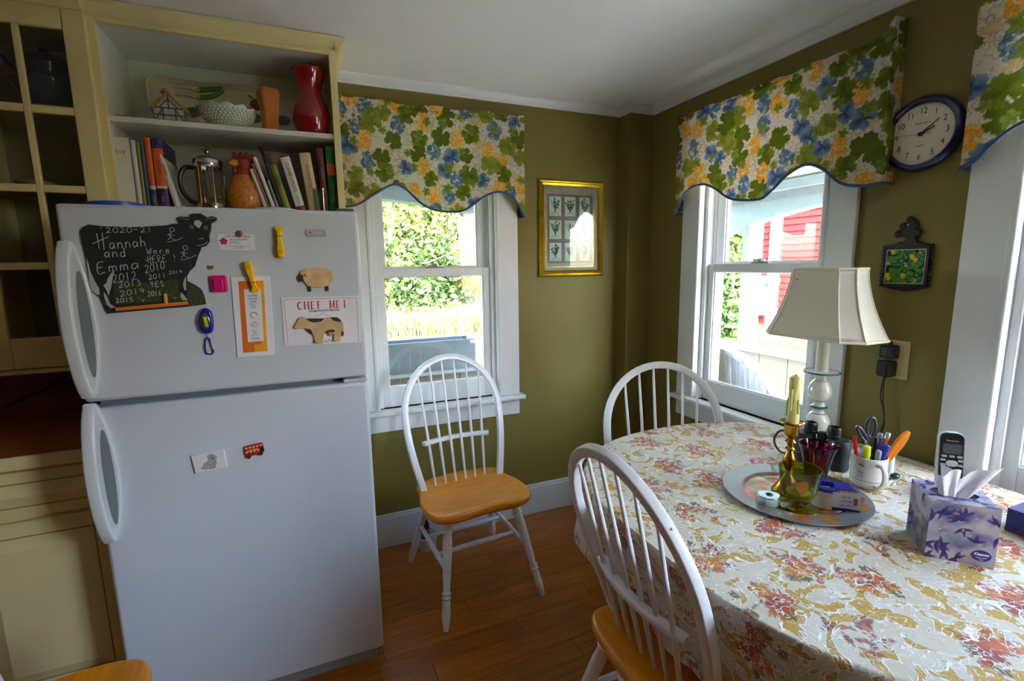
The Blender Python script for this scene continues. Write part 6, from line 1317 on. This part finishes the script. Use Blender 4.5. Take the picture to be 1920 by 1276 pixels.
# binoculars
bi = thing('binoculars', 'black binoculars standing on end beside the mug', 'binoculars', (1.512, 1.0, T), -1.27)
BG = M_('black_rubber_armour', (30, 28, 30), .55, var=.15, bump=.2, bscale=300)
for s in (-1, 1):
    b_ = MB().lathe([(.026, 0), (.030, .004), (.030, .022), (.029, .030), (.031, .06), (.031, .088), (.026, .098), (.001, .099)], (s * .050, 0, 0), n=28).obj('barrel', BG, bi, smooth=40)
    MB().lathe([(.017, .092), (.017, .100), (.0205, .104), (.0205, .112), (.0195, .113), (.0195, .134), (.018, .138), (.015, .138), (.014, .130), (.001, .130)], (s * .034, -.004, 0), n=28).obj('eyepiece', BLACK, bi, smooth=40)
    MB().box(min(s * .02, s * .052), max(s * .02, s * .052), -.018, .018, .05, .094).obj('prism_housing', BG, bi, bevel=.006)
MB().rod((0, 0, .03), (0, 0, .112), .009, n=20).obj('centre_hinge', BLACK, bi); MB().lathe([(.013, .088), (.0145, .09), (.0145, .108), (.012, .110)], n=24).obj('focus_wheel', BLACK, bi)
MB().box(-.022, .022, -.006, .006, .078, .086).obj('bridge', BLACK, bi, bevel=.002); MB().box(-.02, .02, -.005, .005, .03, .038).obj('bridge', BLACK, bi, bevel=.002)
MB().sweep(spline([(-.066, -.018, .088), (-.085, -.03, .10), (-.115, -.045, .094), (-.125, -.055, .06), (-.100, -.06, .03), (-.06, -.058, .038), (-.02, -.052, .06), (.03, -.046, .078), (.06, -.03, .09)], 6), rrect(.0018, .007, .0006, 1), None).obj('neck_strap', M_('brown_leather_strap', (84, 50, 26), .5), bi)
rc = thing('red_crayon', 'red crayon lying on the cloth behind the candlestick', 'crayon', (1.395, 1.035, T + .0045), .5); MB().lathe([(.002, 0), (.0045, .006), (.0045, .06)], (-.03, 0, 0), (1, 0, 0), 12).obj('stick', M_('crayon_red', (226, 40, 30), .5), rc)
# mug of pens
MX, MY, MR = 1.492, .842, -.396
mg = thing('white_mug', 'white mug full of pens and scissors beside the binoculars', 'mug', (MX, MY, T), MR)
MUGC = M_('white_mug_glaze', (228, 226, 216), .2, var=.02, coat=.5)
MB().lathe([(.034, 0), (.039, .003), (.044, .012), (.0455, .05), (.0455, .094), (.0435, .095), (.042, .092), (.0415, .012), (.034, .006), (.001, .006)], n=44, cap=False).obj('body', MUGC, mg, smooth=50)
MB().sweep(spline([(-.006, -.043, .078), (-.009, -.064, .082), (-.011, -.077, .066), (-.011, -.077, .040), (-.009, -.062, .020), (-.006, -.043, .014)], 6), rrect(.014, .010, .004, 3), None).obj('handle', MUGC, mg, smooth=60)
for k, (s, h) in enumerate((('Village', .010), ('Pharmacy', .006), ('since 1950', .0045))):
    text('lettering', s, h, M_('mug_blue_print', (60, 80, 110), .5), mg, (-.0400, -.0235, .074 - .012 * k - (.01 if k else 0)), (PI / 2, 0, -1.04), sx=.6)
MB().lathe([(.0457, .026), (.0457, .0275)], n=44, cap=False).obj('printed_band', M_('mug_blue_line', (90, 112, 140), .5), mg)
ca_, sa_ = math.cos(MR), math.sin(MR)
def pen(name, label, cat, b, tip, m, r=.0048, capm=None, capf=.25, n=12):
    """stands in the mug: b and tip in the mug's own x (right), y (back), z"""
    b = np.array(b, float); tip = np.array(tip, float); t = thing(name, label, cat, (MX + ca_ * b[0] - sa_ * b[1], MY + sa_ * b[0] + ca_ * b[1], T + b[2]))
    d = tip - b; d = np.array((ca_ * d[0] - sa_ * d[1], sa_ * d[0] + ca_ * d[1], d[2])); L = np.linalg.norm(d)
    MB().lathe([(.002, 0), (r, .012), (r, L * (1 - capf))], (0, 0, 0), d, n).obj('barrel', m, t); MB().lathe([(r * 1.12, L * (1 - capf)), (r * 1.12, L - .003), (r * .8, L)], (0, 0, 0), d, n).obj('cap', capm or m, t)
    return t, d / L
RP = M_('red_pen', (226, 30, 28), .35); YH = M_('yellow_highlighter', (214, 224, 30), .35); BP = M_('blue_pen', (36, 50, 160), .35); OP = M_('orange_marker', (240, 100, 26), .35); SB = M_('steel_blue_pen', (40, 100, 130), .35); GP = M_('grey_pen', (150, 156, 166), .35)
pen('red_pen', 'red pen at the left of the mug', 'pen', (-.020, .01, .012), (-.043, .010, .150), RP)
pen('highlighter', 'yellow highlighter pen at the front left of the mug', 'pen', (-.018, -.014, .012), (-.029, -.024, .132), YH, .0085)
pen('black_pen', 'black pen leaning between the scissors and blue pen', 'pen', (.0, -.01, .012), (.012, -.004, .148), BLACK, .005)
pen('grey_pen', 'grey marker in the middle front of the mug', 'pen', (.002, -.02, .012), (.002, -.030, .120), GP, .0065)
pen('blue_pen', 'wide blue marker leaning right in the mug', 'pen', (.0, -.018, .012), (.026, -.026, .136), BP, .0085)
pen('dark_blue_pen', 'thin blue pen behind the wide blue marker', 'pen', (.008, .012, .012), (.036, .010, .140), BP, .0045)
pen('teal_pen', 'teal and silver pen at the back of the mug', 'pen', (.01, .02, .012), (.045, .024, .152), SB, .0062, GP, .2)
pen('orange_marker', 'orange marker with silver cap at the right of the mug', 'pen', (.012, .006, .012), (.054, .006, .160), OP, .0058, M_('silver_cap', (196, 200, 206), .25, .6), .12)
pk_ = thing('letter_opener', 'bright orange plastic letter opener leaning out of the mug to the right', 'letter opener', (MX + ca_ * .0 - sa_ * -.012, MY + sa_ * .0 + ca_ * -.012, T + .016), rot=(0, .56, MR))
MB().prism(spline([(-.007, 0), (-.007, .06), (-.012, .10), (-.013, .15), (-.006, .178), (0, .182), (.006, .178), (.013, .15), (.012, .10), (.007, .06), (.007, 0)], 4).tolist(), -.005, .005).obj('handle', M_('bright_orange_plastic', (250, 140, 20), .3), pk_, bevel=.003)
sc = thing('scissors', 'navy-handled scissors standing handles up in the mug', 'scissors', (MX + ca_ * -.006, MY + sa_ * -.006, T + .010), MR)
NVY = M_('navy_scissor_handle', (34, 44, 70), .3)
for s, cx, cz, rx, rz_, tl2 in ((1, .004, .168, .013, .030, .0), (-1, -.026, .150, .012, .026, -.5)):
    lo_ = [(cx + rx * math.cos(a) * math.cos(tl2) - rz_ * math.sin(a) * math.sin(tl2) * -1, .004 * s, cz + rz_ * math.sin(a) * math.cos(tl2) + rx * math.cos(a) * math.sin(tl2)) for a in np.linspace(0, 2 * PI, 21)[:-1]]
    MB().tube(lo_, .0046, 8, True).obj('finger_loop', NVY, sc); MB().tube(spline([(cx * .8, .004 * s, cz - rz_ * .9), (-s * .003, .003 * s, .105), (-s * .004, .002 * s, .085)], 4), .0048, 8).obj('shank', NVY, sc)
    MB().prism([(-.005, .0), (.004, .085), (-.004, .092)], .0005 * s - .001, .0005 * s + .001).obj('blade', CHROME, sc)
gs = thing('glue_stick', 'white glue stick standing behind the mug', 'glue stick', (1.640, .868, T)); MB().lathe([(.013, 0), (.013, .055), (.0115, .056), (.0115, .074), (.010, .076), (.001, .076)], n=20).obj('tube', PLASTW, gs)
st_ = thing('green_pebble', 'dark green glass pebble beside the glue stick', 'pebble', (1.615, .835, T + .0085)); MB().ball((0, 0, 0), .012, 8, 1.3, 1.0, .7).obj('stone', M_('dark_green_glass', (30, 60, 50), .15), st_)
# cordless phone
ph = thing('cordless_phone', 'black and silver cordless phone standing in its cradle behind the tissue box', 'phone', (1.60, .695, T), -.80); ph.scale = (1.2, 1.1, 1.08)
MB().prism(rrect(.085, .10, .02, 4, 0, .01), 0, .022, 'xy').obj('cradle', BLACK, ph, bevel=.005)
hs_ = MB().prism(rrect(.0475, .161, .016, 5, .0015, .0825), -.003, .018).obj('handset_back', M_('silver_phone_shell', (206, 208, 214), .3), ph, bevel=.005, loc=(0, .0, .012), rot=(-.14, 0, 0))
MB().prism(rrect(.045, .159, .014, 5, 0, .0825), -.009, -.003).obj('handset_face', BLACK, hs_, bevel=.002)
MB().prism(rrect(.034, .026, .003, 2, 0, .121), -.0096, -.0088).obj('display', M_('grey_lcd', (86, 94, 92), .25), hs_); text('lettering', 'Panasonic', .0058, M_('phone_silver_print', (196, 196, 200), .4), hs_, (0, -.0094, .142))
MB().prism(rrect(.022, .016, .0075, 4, 0, .084), -.0108, -.0088).obj('navigation_key', M_('silver_key', (196, 198, 206), .3), hs_, bevel=.001)
KM = M_('backlit_grey_key', (170, 172, 176), .4)
kme = MB().prism(rrect(.010, .0055, .002, 2), -.0105, -.0088).mesh('key', KM)
for x, z in [(-.014, .102), (0, .102), (.014, .102), (-.016, .092), (.016, .092), (-.016, .080), (.016, .080)] + [(-.013 + .013 * a, .066 - .011 * b) for a in range(3) for b in range(4)]:
    o = bpy.data.objects.new('key', kme); C.objects.link(o); o.parent = hs_; o.location = (x, 0, z)
# tissue box
tx = thing('tissue_box', 'purple watercolour-flower cube tissue box in the right foreground', 'tissue box', (1.3225, .5635, T), -.803)
S_ = .060; HB = .135; N_ = 60
TXM = attr_mat('watercolour_card', .55, bump=0, var=.03)
def face(origin, du, dv, seed, dark, hole=False):
    uu = np.linspace(0, 1, 90); A = np.array(origin) + uu[:, None, None] * np.array(du) + uu[None, :, None] * np.array(dv)
    mbf = MB().grid(A)
    lu, lv = np.linalg.norm(du), np.linalg.norm(dv); P = np.stack([np.repeat(uu[:, None], 90, 1) * lu, np.repeat(uu[None], 90, 0) * lv], 2).reshape(-1, 2)
    if hole:
        cc = P - np.array((lu / 2, lv / 2)); ins = (np.hypot(cc[:, 0] / .044, cc[:, 1] / .026) < 1); mbf.f = [f for f in mbf.f if not all(ins[i] for i in f)]
    o = mbf.obj('panel_top' if hole else 'panel_side', TXM, tx, recalc=False)
    g = np.random.RandomState(seed); col = np.zeros((len(P), 3)); col[:] = lin((172, 164, 178))
    for i in range(60):
        c = np.array((lu * g.rand(), lv * g.rand())); R = .010 + .022 * g.rand(); k = [(112, 92, 150), (190, 184, 180), (96, 140, 144), (150, 138, 168), (186, 180, 166), (74, 54, 122)][i % 6]
        d = P - c; r = np.hypot(d[:, 0], d[:, 1] * 1.5) * (1 + .3 * np.sin(np.arctan2(d[:, 1], d[:, 0]) * 3 + i)); a = (np.clip(1 - r / R, 0, 1) * .8)[:, None]; col = col * (1 - a) + np.array(lin(k)) * a
    for i in range(16 if dark else 5):
        c = np.array((lu * g.rand(), lv * g.rand())); r0 = g.rand() * 6.28; [put_petal(P, col, c + .009 * np.array((math.cos(r0 + z), math.sin(r0 + z))), .010 + .004 * g.rand(), .0035, r0 + z, (48, 30, 92), (92, 72, 140)) for z in ((0, 1.1, 2.3) if i % 3 else (0, .7, 3.4, 4.2))]
    for i in range(8 if dark else 2):
        c = np.array((lu * g.rand(), lv * g.rand())); put_disc(P, col, c, .0025, (206, 196, 90), (190, 180, 130))
    set_col(o, col); return o
face((-S_, -S_, 0), (2 * S_, 0, 0), (0, 0, HB), 3, True); face((-S_, S_, 0), (0, -2 * S_, 0), (0, 0, HB), 4, False); face((S_, -S_, 0), (0, 2 * S_, 0), (0, 0, HB), 5, True); face((S_, S_, 0), (-2 * S_, 0, 0), (0, 0, HB), 6, False)
face((-S_, -S_, HB), (2 * S_, 0, 0), (0, 2 * S_, 0), 7, True, True)
MB().box(-S_ + .002, S_ - .002, -S_ + .002, S_ - .002, .001, HB - .02).obj('tissue_stack', M_('white_tissue', (236, 236, 240), .9), tx, smooth=0)
MB().lathe([(.0135, 0), (.0135, .0004), (.001, .0004)], (.036, -S_ - .0003, .024), (0, -1, 0), 28, sx=1.25, sy=.95).obj('brand_oval', M_('deep_purple_print', (58, 28, 110), .5), tx)
text('lettering', 'Kleenex', .0092, PAPER, tx, (.036, -S_ - .0010, .0275), sx=.85, shear=.15, off=.0002); text('lettering', 'ULTRA SOFT', .0034, PAPER, tx, (.036, -S_ - .0010, .0195)); text('lettering', '3 PLY', .0034, PAPER, tx, (.036, -S_ - .0010, .0150))
ts = thing('tissue', 'white tissue pulled up from the purple tissue box', 'tissue', (1.3225, .5635, T + HB - .018), -.803)
nu, nv = 40, 24; U, V_ = np.meshgrid(np.linspace(-1, 1, nu), np.linspace(0, 1, nv), indexing='ij')
TX = U * (.018 + .036 * V_ ** .9) + .026 * V_; TYv = .006 * np.sin(U * 5 + 1) * (1 - .3 * V_) + .012 * V_ * U * U - .008 * V_; TZv = V_ * (.078 + .012 * abs(U) - .020 * np.exp(-((U + .35) / .22) ** 2))
TZv = np.where(U < -.35, TZv * (1 - .10 * (V_)), TZv); o = MB().grid(np.stack([TX, TYv, TZv], 2)).obj('sheet', M_('soft_tissue', (240, 240, 244), .9, var=.02), ts, smooth=70, recalc=False)
TX2 = U * (.014 + .014 * V_) - .014 - .006 * V_; o = MB().grid(np.stack([TX2, TYv - .012 + .01 * U, V_ * (.072 + .008 * np.sin(U * 3))], 2)).obj('sheet_fold', MATS['soft_tissue'], ts, smooth=70, recalc=False)
# blue carton
bx = thing('blue_carton', 'dark blue carton with white print at the right edge of the table', 'carton', (1.605, .445, T))
MB().box(-.066, .066, -.105, .105, 0, .058).obj('box', M_('royal_blue_card', (18, 26, 104), .4, var=.04), bx, bevel=.0015)
MB().box(-.0664, .0664, -.1054, .1054, 0.001, .010).obj('magenta_band', M_('plum_band', (96, 30, 90), .4), bx)
MB().box(-.04, .066, -.105, .075, .058, .0595).obj('pale_lid_panel', M_('pale_blue_card', (150, 180, 226), .4), bx)
RW = (PI / 2, 0, -PI / 2)
for k, s in enumerate(('Please dispose of properly', 'recommended for kitchen use')): text('lettering', s, .0052, PAPER, bx, (-.0668, .035, .036 - .007 * k), RW, sx=.9)
for k, s in enumerate(('Keep in a cool dry place away', 'from heat. Net contents as', 'marked. Made in the U.S.A.')): text('lettering', s, .004, M_('light_print', (170, 176, 214), .5), bx, (-.0668, .040, .023 - .0045 * k), RW, sx=.9)
text('lettering', 'a', .014, PAPER, bx, (-.0668, .015, .047), RW)

# ------------------------------------------------------------------ lettering to plain meshes
bpy.context.view_layer.update(); dg = bpy.context.evaluated_depsgraph_get()
for o in [o for o in S.objects if o.type == 'FONT']:
    me = bpy.data.meshes.new_from_object(o.evaluated_get(dg)); nm = o.name; o.name = 'old'; par = o.parent
    n = bpy.data.objects.new(nm, me); C.objects.link(n); n.parent = par; n.location = o.location; n.rotation_euler = o.rotation_euler; n.scale = o.scale
    bpy.data.objects.remove(o)
